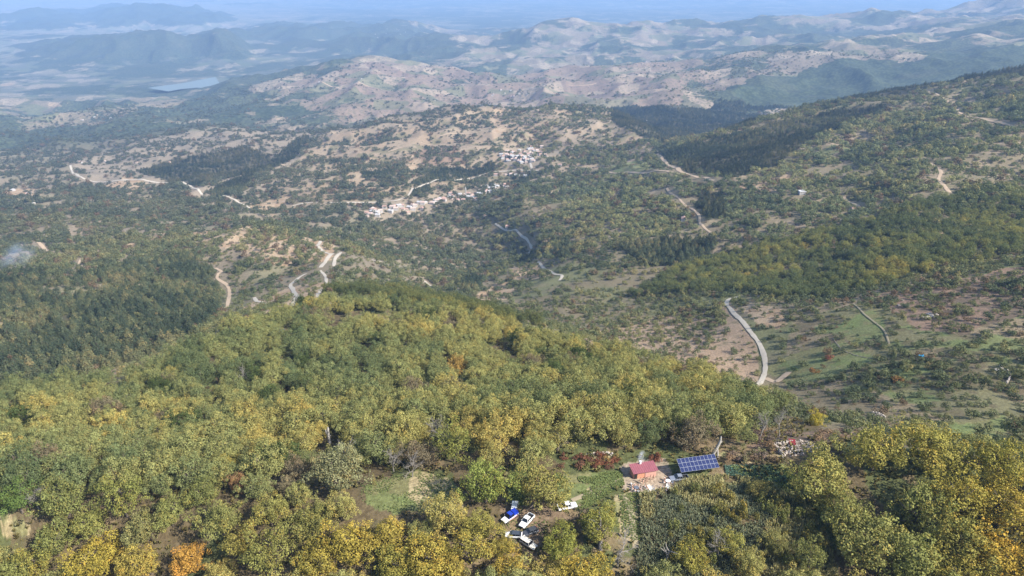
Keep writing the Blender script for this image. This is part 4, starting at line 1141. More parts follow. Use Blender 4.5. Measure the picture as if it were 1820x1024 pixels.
def on_ground(u, v): 
    p = pt(u, v); return p + Vector((0, 0, .02))
WHITE = (.80, .80, .78)
vehicle("pickup", "white double-cab pickup with a black load bed, nose towards the camp's brown dirt", "pickup", 'pickup', WHITE, on_ground(936, 929), R(236))
vehicle("pickup", "white double-cab pickup parked alone across the grass beside a big chestnut", "pickup", 'pickup', WHITE, on_ground(1008, 903), R(14))
vehicle("car", "white hatchback seen from behind at the edge of the grass strip", "car", 'hatch', WHITE, on_ground(914, 905), R(84), roofcol=(.62, .64, .66), L=4.6)  # glare on the roof put into its silver colour
vehicle("truck", "blue pickup with a blue load canopy and a red side stripe", "pickup", 'truck', (.70, .71, .74), on_ground(906, 922), R(222), roofcol=(.015, .045, .36), canopy=(.012, .035, .34), stripe=(.5, .05, .05), L=4.8)
vehicle("car", "white car with a dark roof half hidden under yellow foliage", "car", 'hatch', (.74, .75, .77), on_ground(913, 954), R(176), roofcol=(.05, .06, .08), L=4.3)
vehicle("car", "dark grey car in the tree shade beside the white pickup's nose", "car", 'hatch', (.05, .055, .065), on_ground(943, 948), R(205), L=4.2)
vehicle("station_wagon", "old cream station wagon with a long flat roof under the trees", "car", 'wagon', (.62, .585, .50), on_ground(939, 969), R(-40), L=4.7)
vehicle("pickup", "silver grey double-cab pickup parked in front of the solar array", "pickup", 'pickup', (.19, .21, .25), on_ground(1206, 853), R(186), L=5.4)

# ------------------------------------------------------------------ people, chairs and tables in the yard
skin = plain_mat("skin", (.52, .33, .24), .6, var=.06); hairm = plain_mat("dark_hair", (.02, .016, .012), .8); shoe = plain_mat("dark_shoe", (.03, .028, .026), .7)
CLOTH = {n: plain_mat(n + "_cloth", c, .9, var=.12, scale=8) for n, c in dict(black=(.020, .020, .024), navy=(.03, .04, .085), grey=(.20, .20, .21), white=(.68, .68, .67), maroon=(.19, .035, .045), blue=(.055, .10, .22), lilac=(.36, .30, .40), green=(.06, .09, .05)).items()}
def body_mesh(seated, seed):
    """one continuous body grown along a skeleton, five fingers to a hand; looks along -y"""
    rng = random.Random(seed)
    V, E, Rd = [], [], []
    def add(p, r, par=None):
        V.append(p); Rd.append(r)
        if par is not None: E.append((par, len(V) - 1))
        return len(V) - 1
    hz0 = .50 if seated else .92
    pel = add((0, 0, hz0), .150); wai = add((0, .01, hz0 + .18), .135, pel); che = add((0, .0, hz0 + .38), .155, wai); nek = add((0, -.01, hz0 + .56), .06, che)
    hd = add((0, -.025, hz0 + .64), .085, nek); h2 = add((0, -.03, hz0 + .73), .105, hd); add((0, -.02, hz0 + .82), .085, h2); add((0, -.135, hz0 + .70), .018, h2)
    for s in (-1, 1):
        add((s * .105, -.02, hz0 + .71), .02, h2)
        hip = add((s * .10, 0, hz0 - .04), .10, pel)
        if seated: kn = add((s * .13, -.44, hz0 - .02), .068, hip); an = add((s * .13, -.46, .08), .045, kn)
        else: kn = add((s * .11, -.02, .48), .066, hip); an = add((s * .12, .02, .08), .044, kn)
        add((s * .14, V[an][1] - .17, .035), .036, an)
        sh = add((s * .19, 0, hz0 + .46), .062, che)
        if seated: el = add((s * .25, -.06, hz0 + .20), .045, sh); wr = add((s * .17, -.28, hz0 + .18), .03, el); d = (0, -1, 0)
        else: el = add((s * .25, .03, hz0 + .20), .045, sh); wr = add((s * .24, -.07 - .08 * rng.random(), hz0 - .03), .03, el); d = (0, -.25, -1)
        pa_ = add(tuple(V[wr][i] + d[i] * .06 for i in range(3)), .032, wr)
        for f in range(5):
            off = (f - 2) * .017; ln = (.045, .075, .082, .076, .058)[f]
            side = (off * .3 if seated else 0) + off
            b0 = add((V[pa_][0] + side, V[pa_][1] + d[1] * .03, V[pa_][2] + d[2] * .03 + (0 if f else .01)), .0095, pa_)
            add((V[b0][0] + (s * -.02 if f == 0 else 0), V[b0][1] + d[1] * ln - .008, V[b0][2] + d[2] * ln), .0075, b0)
    me = bpy.data.meshes.new("body"); me.from_pydata(V, E, []); o = bpy.data.objects.new("body_build", me); C.objects.link(o)
    sk = o.modifiers.new("s", 'SKIN'); sk.use_smooth_shade = True
    lay = me.skin_vertices[0].data
    for i, r in enumerate(Rd): lay[i].radius = (r, r * (.78 if i in (1, 2) else 1)); lay[i].use_root = (i == 0)
    o.modifiers.new("u", 'SUBSURF').levels = 1
    dg = bpy.context.evaluated_depsgraph_get(); out = bpy.data.meshes.new_from_object(o.evaluated_get(dg)); bpy.data.objects.remove(o); bpy.data.meshes.remove(me)
    hx = []
    for p in out.polygons:
        c = p.center; top = c.z > hz0 + .08
        if c.z > hz0 + .53: mi = 0
        elif abs(c.x) > .1 and ((seated and c.y < -.25 and c.z > hz0 + .1) or (not seated and c.z < hz0 - .0 and abs(c.x) > .19 and c.z > .6)): mi = 0
        elif c.z < .09: mi = 3
        else: mi = 1 if (top or (abs(c.x) > .2 and c.z > hz0 - .1)) else 2
        p.material_index = mi
    return out
HAIR = None
BODY = {s: body_mesh(s, 3 + s) for s in (False, True)}
def person(label, top, legs, loc, face, seated=False):
    global HAIR
    t = thing("person", label, "person", loc, face + math.pi / 2, "people gathered in the yard")   # bodies look along -y
    me = BODY[seated].copy(); me.materials.clear()
    for m in (skin, CLOTH[top], CLOTH[legs], shoe): me.materials.append(m)
    obj("body", me, t)
    if HAIR is None:
        bm = bmesh.new(); bmesh.ops.create_uvsphere(bm, u_segments=12, v_segments=8, radius=.118)
        for v in list(bm.verts):
            if v.co.z < -.03 and v.co.y < .02 or v.co.z < -.07: bm.verts.remove(v)
        HAIR = bm_mesh("hair", bm, hairm, smooth=True)
    obj("hair", HAIR, t, (0, .0, (.50 if seated else .92) + .765))
    return t

def chair_proto():
    t = thing("chair", "x", "chair", (0, 0, 0), 0, "white plastic chairs in the yard")
    bm = bmesh.new(); box(bm, 0, 0, .43, .46, .46, .035); obj("seat", bm_mesh("seat", bm, whitep, bevel=.012), t)
    bm = bmesh.new(); hexa(bm, [(-.23, .21, .47), (.23, .21, .47), (.23, .24, .47), (-.23, .24, .47), (-.21, .30, .88), (.21, .30, .88), (.21, .33, .88), (-.21, .33, .88)]); obj("backrest", bm_mesh("backrest", bm, whitep, bevel=.01), t)
    for sx_, sy_ in ((-1, -1), (1, -1), (1, 1), (-1, 1)):
        bm = bmesh.new(); cyl(bm, (sx_ * .22, sy_ * .22, 0), (sx_ * .19, sy_ * .19, .42), .022, n=6); obj("leg", bm_mesh("leg", bm, whitep), t)
    for sx_ in (-1, 1):
        bm = bmesh.new(); box(bm, sx_ * .235, .02, .66, .045, .42, .03); obj("armrest", bm_mesh("armrest", bm, whitep), t)
    return t
chair0 = chair_proto(); _first = [True]
def chair(label, loc, face):
    rz = face + math.pi / 2
    if _first[0]:
        _first[0] = False; chair0.location = loc; chair0.rotation_euler = (0, 0, rz); chair0['label'] = label; return chair0
    return copy_tree(chair0, loc, rz, label)
def table(label, loc, round_=True, mat=whitep, rz=0):
    t = thing("table", label, "table", loc, rz)
    bm = bmesh.new()
    if round_: cyl(bm, (0, 0, .70), (0, 0, .74), .72, n=28)
    else: box(bm, 0, 0, .72, .95, 2.6, .04)
    obj("tabletop", bm_mesh("tabletop", bm, mat, bevel=.01), t)
    for sx_, sy_ in ((-1, -1), (1, -1), (1, 1), (-1, 1)):
        a, b_ = (.42, .42) if round_ else (.40, 1.15)
        bm = bmesh.new(); cyl(bm, (sx_ * a, sy_ * b_, 0), (sx_ * a * .9, sy_ * b_ * .95, .70), .03, n=6); obj("leg", bm_mesh("leg", bm, mat), t)
    return t
def g(x, y): return Vector((x, y, float(H(np.array([x]), np.array([y]))[0])))
def around(center, n, rad, who, tl, off=0.0):
    for i in range(n):
        a = off + i * 2 * math.pi / n; loc = g(center.x + math.cos(a) * rad, center.y + math.sin(a) * rad); face = a + math.pi
        side = ["to the right of", "far right beyond", "beyond", "far left beyond", "to the left of", "near left before", "nearest before", "near right before"][int(round(a / (math.pi / 4))) % 8]
        chair(f"white plastic chair {side} the {tl}", loc, face)
        if i < len(who) and who[i]:
            c = who[i]; person(f"person in {c[0]} sitting {side} the {tl}", c[0], c[1], loc + Vector((math.cos(a) * .0, math.sin(a) * .0, -.02)), face, True)
t1 = pt(1131, 870); table("round grey-topped table ringed by people in black", t1, True, steel)
around(t1, 8, 1.25, [("black", "navy"), ("black", "black"), ("navy", "black"), ("black", "navy"), ("black", "black"), ("navy", "navy"), None, ("grey", "black")], "grey-topped round table", .2)
t2 = pt(1155, 871); clothm = plain_mat("pale_tablecloth", (.62, .56, .47), .9, var=.08); table("long table under a pale cream cover by the yard edge", t2, False, clothm, R(12))
for s in (-1, 1):
    for i, y in enumerate((-1.0, 0, 1.0)):
        loc = g(t2.x + s * .95 - y * .2, t2.y + y); chair(f"white plastic chair on the {'sunny' if s > 0 else 'shady'} side of the cream table, {('near end', 'middle', 'far end')[i]}", loc, 0 if s < 0 else math.pi)
        if (s, i) in ((-1, 2), (-1, 1)): person(f"person in {'navy' if i == 2 else 'black'} sitting at the cream table", 'navy' if i == 2 else 'black', 'black', loc + Vector((0, 0, -.02)), 0, True)
t3 = pt(1187, 858); table("round white table closest to the silver pickup", t3)
around(t3, 5, 1.2, [None, ("black", "black"), ("navy", "black"), ("black", "navy"), None], "white table by the silver pickup", .9)
t4 = pt(1187, 870); table("round white table at the maize field edge", t4)
around(t4, 5, 1.2, [("white", "black"), None, ("green", "black"), ("blue", "black"), ("white", "navy")], "white table at the maize edge", .3)
for (u, v), top, legs, f, lab in (((1138, 858), "maroon", "black", -60, "person in maroon standing before the hut"), ((1143, 861), "lilac", "grey", 120, "person in lilac standing in the yard"), ((1148, 858), "black", "black", 200, "person in black standing between the tables and the hut"),
        ((1151, 856), "white", "grey", 160, "person in a white top standing by the hut's pink wall"), ((1156, 853), "blue", "navy", -90, "person in a blue top beside the hut's pink wall"), ((1161, 853), "navy", "black", 210, "person in navy standing at the hut corner"), ((1172, 874), "lilac", "black", 40, "person in lilac standing beside the maize")):
    person(lab, top, legs, pt(u, v), R(f))
for (u, v), f, lab in (((1204, 864), 30, "white plastic chair standing alone beside the pickup's shadow"), ((1175, 878), 100, "white plastic chair left at the maize field edge"), ((1164, 880), 60, "white plastic chair standing before the cream table"), ((1122, 862), 10, "white plastic chair standing near the hut door")):
    chair(lab, pt(u, v), R(f))

# ------------------------------------------------------------------ ruin, rocks, sheets, dead wood
stone = plain_mat("pale_stone", (.46, .40, .34), .95, var=.3, scale=1.2); darkstone = plain_mat("dark_rock", (.17, .155, .145), .95, var=.35, scale=.8)
redsheet = plain_mat("red_sheet", (.17, .02, .025), .4); bluesheet = plain_mat("blue_sheet", (.03, .33, .62), .5); bluetarp = plain_mat("blue_tarpaulin", (.06, .11, .34), .5)
def stones(bm, pts, lo, hi, rng):
    for p in pts:
        s = rng.uniform(lo, hi); mt_ = Matrix.Translation(p) @ Euler((rng.uniform(0, 3), rng.uniform(0, 3), rng.uniform(0, 3))).to_matrix().to_4x4() @ Matrix.Diagonal((s, s * rng.uniform(.6, 1), s * rng.uniform(.45, .8), 1))
        r = bmesh.ops.create_icosphere(bm, subdivisions=1, radius=.6, matrix=mt_)
        for v in r['verts']: v.co += Vector((rng.uniform(-1, 1), rng.uniform(-1, 1), rng.uniform(-1, 1))) * s * .09
rg = random.Random(4)
rp = pt(1412, 796); ruin = thing("stone_ruin", "collapsed pale stone walls strewn with fallen beams", "ruin", rp, R(6))
def local(x, y): 
    w = ruin.matrix_basis @ Vector((x, y, 0)); return float(H(np.array([w.x]), np.array([w.y]))[0]) - rp.z
for nm, a, b_, hh in (("back_wall", (-5, 2.6), (5, 3.0), 1.2), ("side_wall", (-5, -2.4), (-5, 2.6), .9), ("front_wall", (-5, -2.4), (1, -2.6), .6), ("side_wall", (5, -.4), (5, 3.0), .8)):
    bm = bmesh.new(); n = int(math.hypot(b_[0] - a[0], b_[1] - a[1]) / .32); pts = []
    for i in range(n):
        for kz in range(int(hh / .25 * rg.uniform(.5, 1.1)) + 1):
            f = i / n; x, y = a[0] + (b_[0] - a[0]) * f, a[1] + (b_[1] - a[1]) * f; pts.append(Vector((x + rg.uniform(-.15, .15), y + rg.uniform(-.2, .2), local(x, y) + .1 + kz * .25)))
    stones(bm, pts, .3, .55, rg); obj(nm, bm_mesh(nm, bm, stone), ruin)
bm = bmesh.new(); stones(bm, [Vector((x, y, local(x, y) + .08)) for x, y in ((rg.uniform(-5.5, 6.5), rg.uniform(-4.2, 2.8)) for _ in range(260))], .2, .6, rg); rb = obj("rubble", bm_mesh("rubble", bm, stone), ruin); rb['kind'] = 'stuff'
for x, y, a in ((-2.6, 1.5, .3), (2.2, .6, -.9), (.6, -1.4, .1), (3.4, 1.0, 1.2)):
    bm = bmesh.new(); z = local(x, y) + .35; cyl(bm, (x - math.cos(a) * 1.6, y - math.sin(a) * 1.6, z), (x + math.cos(a) * 1.6, y + math.sin(a) * 1.6, z + .25), .09, n=6); obj("beam", bm_mesh("beam", bm, woodm), ruin)
q = pt(1407, 790); bm = bmesh.new()
for i in range(8): hexa(bm, [(-1.0 + i * .25, -.9, .0 + .03 * (i % 2)), (-.75 + i * .25, -.9, .03 * (i % 2)), (-.75 + i * .25, .9, .7), (-1.0 + i * .25, .9, .7), (-1.0 + i * .25, -.9, .03 + .03 * (i % 2)), (-.75 + i * .25, -.9, .03 + .03 * (i % 2)), (-.75 + i * .25, .9, .73), (-1.0 + i * .25, .9, .73)])
o = obj("roof_sheet", bm_mesh("roof_sheet", bm, redsheet)); o.location = q + Vector((0, 0, .65)); o.rotation_euler = (0, 0, R(-8)); tag(o, "dark red metal sheet propped against the stone ruin", "metal sheet")

def rock_mesh(seed, mat):
    r = random.Random(seed); bm = bmesh.new(); bmesh.ops.create_icosphere(bm, subdivisions=2, radius=1.0)
    for v in bm.verts:
        n = v.co.normalized(); v.co = Vector((n.x * (1 + .25 * math.sin(n.y * 5 + seed)), n.y * (.8 + .2 * math.sin(n.z * 6)), n.z * .6)) * (1 + r.uniform(-.16, .16))
    return bm_mesh("boulder", bm, mat)
RK = [rock_mesh(i, darkstone if i < 3 else stone) for i in range(6)]
for (u, v, nn, su, sv, kk, wd) in ((1592, 530, 16, 20, 9, 0, "dark boulder"), (1640, 535, 6, 8, 6, 0, "dark boulder"), (1655, 562, 12, 16, 6, 3, "pale boulder"), (1680, 495, 12, 24, 10, 0, "brown boulder"), (1790, 515, 8, 18, 8, 0, "brown boulder"), (1780, 655, 6, 9, 6, 3, "pale boulder")):
    for i in range(nn):
        p = pt(u + rg.gauss(0, su * .55), v + rg.gauss(0, sv * .55)); s = rg.uniform(.5, 1.5)
        o = obj("boulder", RK[kk + rg.randrange(3)]); o.location = p + Vector((0, 0, .1 * s)); o.scale = (s, s, s * rg.uniform(.6, 1.1)); o.rotation_euler = (rg.uniform(-.2, .2), rg.uniform(-.2, .2), rg.uniform(0, 6))
        tag(o, f"{wd} in the outcrop " + {1592: "on the field ridge below the tree belt", 1640: "just right of the dark outcrop", 1655: "among pale stones in mid field", 1680: "on the brown slope up right", 1790: "at the far brown slope", 1780: "beside the field terrace bank"}[u], "boulder", f"boulders of the outcrop {({1592:'below the tree belt',1640:'beside the dark rocks',1655:'in mid field',1680:'on the brown slope',1790:'by the far slope',1780:'by the terrace bank'})[u]}")
def sheet(name, u, v, s, mat, label, cat):
    p = pt(u, v); bm = bmesh.new(); n = 8; r = random.Random(u); gr = [[bm.verts.new(((i / n - .5) * s * 1.5, (j / n - .5) * s, .5 + .28 * math.sin(i * 1.1) * math.cos(j * .9) + r.uniform(0, .12))) for j in range(n + 1)] for i in range(n + 1)]
    for i in range(n):
        for j in range(n): bm.faces.new((gr[i][j], gr[i+1][j], gr[i+1][j+1], gr[i][j+1]))
    bmesh.ops.solidify(bm, geom=bm.faces[:], thickness=.03)
    o = obj(name, bm_mesh(name, bm, mat, smooth=True)); o.location = p; tag(o, label, cat)
sheet("tarpaulin", 1638, 634, 1.8, bluesheet, "bright blue sheet lying in the green fields", "tarpaulin")
sheet("tarpaulin", 494, 590, 5.0, bluetarp, "dark blue tarpaulin showing among the spur's chestnuts", "tarpaulin")
# low field walls and banks
def stone_wall(px, label, mat=stone, h=.9, n=None):
    p = at([a for a, _ in px], [b for _, b in px]); bm = bmesh.new(); r = random.Random(len(px) + int(px[0][0])); pts = []
    for a, b_ in zip(p, p[1:]):
        L_ = math.hypot(*(b_ - a)[:2]); k_ = int(L_ / .45) + 1
        for i in range(k_):
            x, y = a[0] + (b_[0] - a[0]) * i / k_, a[1] + (b_[1] - a[1]) * i / k_; z = float(H(np.array([x]), np.array([y]))[0])
            for kz in range(int(h / .45) + 1): pts.append(Vector((x + r.uniform(-.25, .25), y + r.uniform(-.25, .25), z + .1 + .42 * kz)))
    o = Vector(p[0]); stones(bm, [q - o for q in pts], .3, .7, r); ob = obj("stone_wall", bm_mesh("stone_wall", bm, mat)); ob.location = o
    tag(ob, label, "wall")
stone_wall([(1480, 602), (1495, 622), (1520, 632), (1560, 640)], "low stone terrace wall curving below the bright green meadow", mat=darkstone, h=.4)
stone_wall([(1790, 662), (1795, 672), (1788, 684)], "pale stone bank at the far right field corner", h=1.4)
stone_wall([(1550, 738), (1565, 742), (1572, 748)], "small roofless stone wall standing behind the near chestnuts", h=1.8)
stone_wall([(1740, 470), (1790, 460), (1830, 455)], "long stone wall along the field ridge at the tree belt", mat=darkstone, h=.4)
stone_wall([(1040, 812), (1065, 808), (1090, 810)], "dry earth and stone bank behind the red shrubs", h=.9)
# dead and bare trees
palewood = plain_mat("bleached_wood", (.36, .33, .29), .9, var=.3, scale=2)
def dead_tree(u, v, s, seed, label, levels, name="dead_tree", lean=0.0, mat=grey_bark, r0=.07, wood="branches", group=None):
    p = pt(u, v); ps = branchy(seed, levels, .8, 1.7, r0, lean); t = thing(name, label, "tree", p, rg.uniform(0, 6) if not lean else 0, group)
    me = mesh_np("trunk", *tubes(ps[-1:], 8), [mat]); o = obj("trunk", me, t)
    if len(ps) > 1: obj("branches", mesh_np("branches", *tubes(ps[:-1], 5), [mat]), t)
    t.scale = (s, s, s); return t
p = pt(586, 792); t = thing("dead_trunk", "tall pale dead trunk with two broken stubs in the woodland", "tree", p)
obj("trunk", mesh_np("trunk", *tubes([[(0, 0, -.3, .6), (.1, 0, 2, .5), (0, .1, 4.5, .42), (.15, .1, 6.8, .34), (.2, .1, 7.4, .2)], [(0, .1, 3.4, .3), (.7, .1, 4.0, .24), (.9, .1, 4.6, .15)], [(0, .05, 4.4, .28), (-.6, .1, 5.2, .22), (-.65, .1, 6.4, .12)]], 9), [palewood]), t)
p = pt(1266, 812); t = thing("dead_trunk", "leaning bleached dead trunk with a split foot behind the solar array", "tree", p)
obj("trunk", mesh_np("trunk", *tubes([[(0, 0, -.3, .62), (.25, 0, 1.5, .5), (.9, .1, 3.2, .46), (1.5, .2, 4.6, .38), (1.75, .2, 6.0, .28), (1.7, .2, 7.2, .2), (1.9, .2, 7.6, .06)], [(1.5, -.1, -.3, .34), (1.35, 0, 1.6, .3), (1.1, .1, 3.0, .3)], [(1.5, .2, 4.6, .25), (2.1, .2, 5.4, .2), (2.3, .2, 5.9, .08)]], 9), [palewood]), t)
dead_tree(1180, 1006, 4.5, 41, "grey dead trunk rising beside the maize field", 1, "dead_trunk", r0=.09)
dead_tree(1066, 975, 6, 44, "dark hollow trunk with a pale split face right of the round yellow-green chestnut", 1, "dead_trunk", r0=.12, mat=darkstone)
for u, v, s, sd_, lab in ((785, 800, 6.5, 50, "bare silvery tree with spreading limbs above the grassy clearing"), (700, 838, 5, 51, "small bare tree with arched white limbs at the clearing edge"), (733, 848, 4.5, 52, "twiggy bare shrub tree left of the tan grass"), (605, 850, 7.5, 53, "big half-bare grey chestnut left of the clearing"), (70, 905, 5, 54, "small bare tree beside the bottom-left dirt patch"), (1275, 992, 5, 56, "pale bare stem tree at the bottom of the maize"), (1098, 1010, 6, 57, "grey half-bare tree left of the maize bottom"), (430, 690, 6, 58, "grey bare crown among the upper woodland"), (1330, 700, 6, 59, "grey bare tree where the gravel road meets the wood"), (1385, 775, 5, 60, "purplish bare bush tree beside the stone ruin"), (1350, 780, 5, 62, "purplish bare bush tree left of the ruin"), (1215, 640, 6, 61, "grey bare tree on the crest above the pink slope")):
    dead_tree(u, v, s, sd_, lab, 3, "bare_tree", r0=.04)
# poplars
PL = [conifer_mesh("crown", 600 + i, brushleaf, 620, 4.6, 12, .35) for i in range(2)]
for i, (u, v, s, lab) in enumerate(((78, 665, 2.2, "yellow poplar spire at the dark wood's near edge"), (217, 668, 2.0, "yellow poplar spire beyond the left woodland rim"), (1196, 655, 2.2, "pale yellow poplar at the spur crest over the pink slope"), (1310, 700, 2.4, "pale yellow poplar beside the foot of the gravel road"), (1172, 470, 1.8, "yellow poplar on the mid slope, west one of a pair"), (1182, 470, 1.8, "yellow poplar on the mid slope, east one of a pair"), (1453, 415, 1.6, "slim poplar standing in the olive belt"), (1208, 505, 1.7, "slim poplar below the mid slope pair"), (462, 478, 2.0, "slim poplar under the hairpin road"), (1525, 380, 1.5, "slim poplar above the olive belt"), (1818, 780, 2.0, "golden poplar at the right field margin"), (1358, 310, 2.0, "bright green poplar under the pine plantation"), (265, 745, 2.0, "golden poplar sprout in the left woodland"), (665, 862, 1.2, "small golden sapling in the grassy clearing"))):
    p = pt(u, v); r = plant_from(None, "poplar_tree", (CT, PL[i % 2]), ("trunk", "crown"), p, (0, 0, i), (s * .55, s * .55, s * .85), (.24, .21, .07) if i != 11 else (.11, .15, .05)); tag(r, lab, "tree", "poplars")
# red and rusty shrubs along the bank behind the hut
for i in range(34):
    u, v = (rg.uniform(985, 1112), rg.uniform(812, 832)) if i < 22 else (rg.uniform(1158, 1196), rg.uniform(808, 820)) if i < 28 else (rg.uniform(1030, 1120), rg.uniform(826, 834))
    p = pt(u, v); s = rg.uniform(.7, 1.4); red = i % 3 != 1
    r = plant_from(None, "red_shrub", (ST, BS[i % 5]), ("stem", "foliage"), p - Vector((0, 0, .1)), (0, 0, rg.uniform(0, 6)), (s * 1.25, s, s * .85), rg.choice([(.19, .082, .05), (.16, .085, .055)]) if red else rg.choice([(.23, .16, .06), (.15, .15, .055)]))
    tag(r, ("rust-red" if red else "ochre") + " shrub on the bank " + ("between hut and solar array" if 22 <= i < 28 else "left of the red-roofed hut"), "shrub", "autumn shrubs between hut and array" if 22 <= i < 28 else "autumn shrubs left of the hut")
for i in range(70):
    u, v = rg.uniform(1285, 1500), rg.uniform(768, 822)
    if 1375 < u < 1450 and v > 778 or 1262 < u < 1300 and v < 812: continue
    p = pt(u, v); s = rg.uniform(.7, 1.7); k_ = rg.randrange(3)
    r = plant_from(None, "bramble_shrub", (ST, BS[i % 5]), ("stem", "foliage"), p - Vector((0, 0, .1)), (0, 0, rg.uniform(0, 6)), (s * 1.3, s, s * .8), ((.165, .125, .10), (.155, .150, .075), (.20, .14, .085))[k_])
    tag(r, ("purplish brown", "dull olive", "rusty brown")[k_] + " bramble on the rough ground between array and ruin", "shrub", "brambles round the stone ruin")
for i, (u, v, s, c, lab) in enumerate(((1473, 640, 2.0, (.22, .075, .05), "rust-red shrub below the bright meadow's wall"), (1470, 628, 2.4, (.15, .10, .06), "brown bushy shrub behind the rust-red one"), (1446, 665, 2.3, (.22, .12, .045), "orange shrub right of the gravel road foot"), (1595, 680, 2.2, (.23, .13, .05), "orange shrub in the lower field"), (1525, 470, 3.2, (.27, .17, .04), "golden tree in the olive belt"), (1410, 660, 1.6, (.05, .075, .03), "dark shrub on the red earth cut"))):
    p = pt(u, v); r = plant_from(None, "shrub", (ST, BS[i % 5]), ("stem", "foliage"), p, (0, 0, i), (s * 1.2, s, s), c); tag(r, lab, "shrub")

# ------------------------------------------------------------------ maize, cabbages, grass: too many to count
def blades(name, x, y, hgt, wid, col, mat, nb=6, droop=.5, seed=1, per=1):
    """tall plants as bent leaf blades on a stalk, in one mesh"""
    r = np.random.default_rng(seed); n = len(x); z = H(x, y); V, Fc, T = [], [], []
    for k in range(nb):
        a = r.uniform(0, 6.283, n); hh = hgt * r.uniform(.5, 1.05, n); z0 = hgt * r.uniform(0, .5, n) * (k > 0); out = hgt * droop * r.uniform(.3, .9, n) * (.25 if k == 0 else 1)
        p0 = np.stack([x, y, z + z0], 1); d = np.stack([np.cos(a), np.sin(a), 0 * a], 1); s_ = np.stack([-np.sin(a), np.cos(a), 0 * a], 1) * (wid * r.uniform(.6, 1.3, n))[:, None]
        p1 = p0 + d * (out * .45)[:, None] + np.array([0, 0, 1.0]) * ((hh - z0) * .75)[:, None]; p2 = p0 + d * out[:, None] + np.array([0, 0, 1.0]) * ((hh - z0) * (.95 if k == 0 else .8))[:, None]
        q = np.stack([p0 - s_, p0 + s_, p1 + s_, p1 - s_, p2], 1); base = sum(len(v) for v in V) // 1
        V.append(q.reshape(-1, 3)); i0 = base + np.arange(n) * 5
        Fc.append(np.stack([i0, i0 + 1, i0 + 2, i0 + 3], 1)); Fc.append(np.stack([i0 + 3, i0 + 2, i0 + 4, i0 + 4], 1)); T.append(np.repeat(np.stack([r.random(n), r.random(n), 0 * a, 0 * a + 1], 1), 5, axis=0))
    V, Fc, T = np.concatenate(V), np.concatenate(Fc), np.concatenate(T)
    quad = Fc[Fc[:, 2] != Fc[:, 3]]; tri = Fc[Fc[:, 2] == Fc[:, 3]][:, :3]
    Fa = np.concatenate([np.concatenate([quad[:, [0, 1, 2]], quad[:, [0, 2, 3]]]), tri])
    me = mesh_np(name, V, Fa, [mat]); a = me.attributes.new("leaf", 'FLOAT_COLOR', 'POINT'); a.data.foreach_set("color", T.astype(np.float32).ravel())
    o = obj(name, me); o['tint'] = [*col, 1.0]; return o
blade = leaf_material("blade_leaf", .25, .5)
def fill(poly, n, seed):
    r = np.random.default_rng(seed); x = r.uniform(poly[:, 0].min(), poly[:, 0].max(), n); y = r.uniform(poly[:, 1].min(), poly[:, 1].max(), n); m = inpoly(x, y, poly); return x[m], y[m]
x, y = fill(MAIZE, 15000, 1); keep = fbm(x, y, 3, 2, 81) > .25; xa_, ya_ = x[keep], y[keep]
m = fbm(xa_, ya_, 11, 2, 82) + .012 * (xa_ - xa_.mean()) > .52
tag(blades("maize_field", xa_[~m], ya_[~m], np.full((~m).sum(), 1.9), .055, (.185, .205, .125), blade, 6, .35, 2), "dense green maize below the yard", "maize", kind='stuff')
tag(blades("dry_maize", xa_[m], ya_[m], np.full(m.sum(), 2.1), .05, (.33, .31, .15), blade, 6, .32, 3), "drying yellow maize stalks below the solar array", "maize", kind='stuff')
for i in range(60):                                        # self-sown saplings standing up out of the maize
    u, v = rg.uniform(1180, 1460), rg.uniform(868, 1010); p = pt(u, v); s = rg.uniform(.8, 1.7)
    if not inpoly(np.array([p.x]), np.array([p.y]), MAIZE)[0]: continue
    c = rg.choice([(.185, .165, .05), (.15, .16, .05), (.22, .185, .05), (.12, .13, .045)])
    r = plant_from(None, "sapling", (ST, BS[i % 5]), ("stem", "foliage"), p + Vector((0, 0, .5)), (0, 0, rg.uniform(0, 6)), (s * .8, s * .8, s * 1.5), c)
    tag(r, "yellowish sapling rising out of the maize field", "sapling", "saplings in the maize field")
x, y = fill(VEGGIE, 2600, 5); row = np.abs(((y * .97 + x * .2) / .9) % 1 - .5) < .33; x, y = x[row], y[row]
tag(blades("cabbage_bed", x, y, np.full(len(x), .5), .16, (.085, .145, .105), blade, 6, .9, 6), "blue-green cabbage rows beside the solar array", "cabbages", kind='stuff')
gx, gy, gh = [], [], []
for k_, (p, n, h_) in enumerate(((GREEN[2], 1500, .35), (GREEN[3], 6000, .4), (GREEN[4], 3500, .45), (GREEN[5], 5200, .6), (CAMP, 1600, .3), (TANGROUND[0], 500, .3), (TANGROUND[1], 1200, .35))):
    x, y = fill(p, n, 20 + k_); m = fbm(x, y, 6, 3, 83) > .44; gx.append(x[m]); gy.append(y[m]); gh.append(np.full(m.sum(), h_))
x, y, h_ = np.concatenate(gx), np.concatenate(gy), np.concatenate(gh)
tag(blades("meadow_grass", x, y, h_, .10, (.165, .205, .075), blade, 5, .9, 8), "rough green grass in the clearings", "grass", kind='stuff')
r8 = np.random.default_rng(8); x, y = jitter_grid(100, 330, 1.9, r8, .95); cz_ = cover(x, y); m = (cz_['fg']) & (fbm(x, y, 13, 3, 84) > .38); x, y = x[m], y[m]
for p in (YARD, MAIZE, CAMP, GREEN[2], TANGROUND[0], TANGROUND[1], GREEN[3]): m = ~inpoly(x, y, p); x, y = x[m], y[m]
tag(blades("undergrowth", x, y, r8.uniform(.5, 1.5, len(x)), .22, (.14, .125, .050), blade, 7, .9, 9), "bracken and brambles under the chestnuts", "undergrowth", kind='stuff')

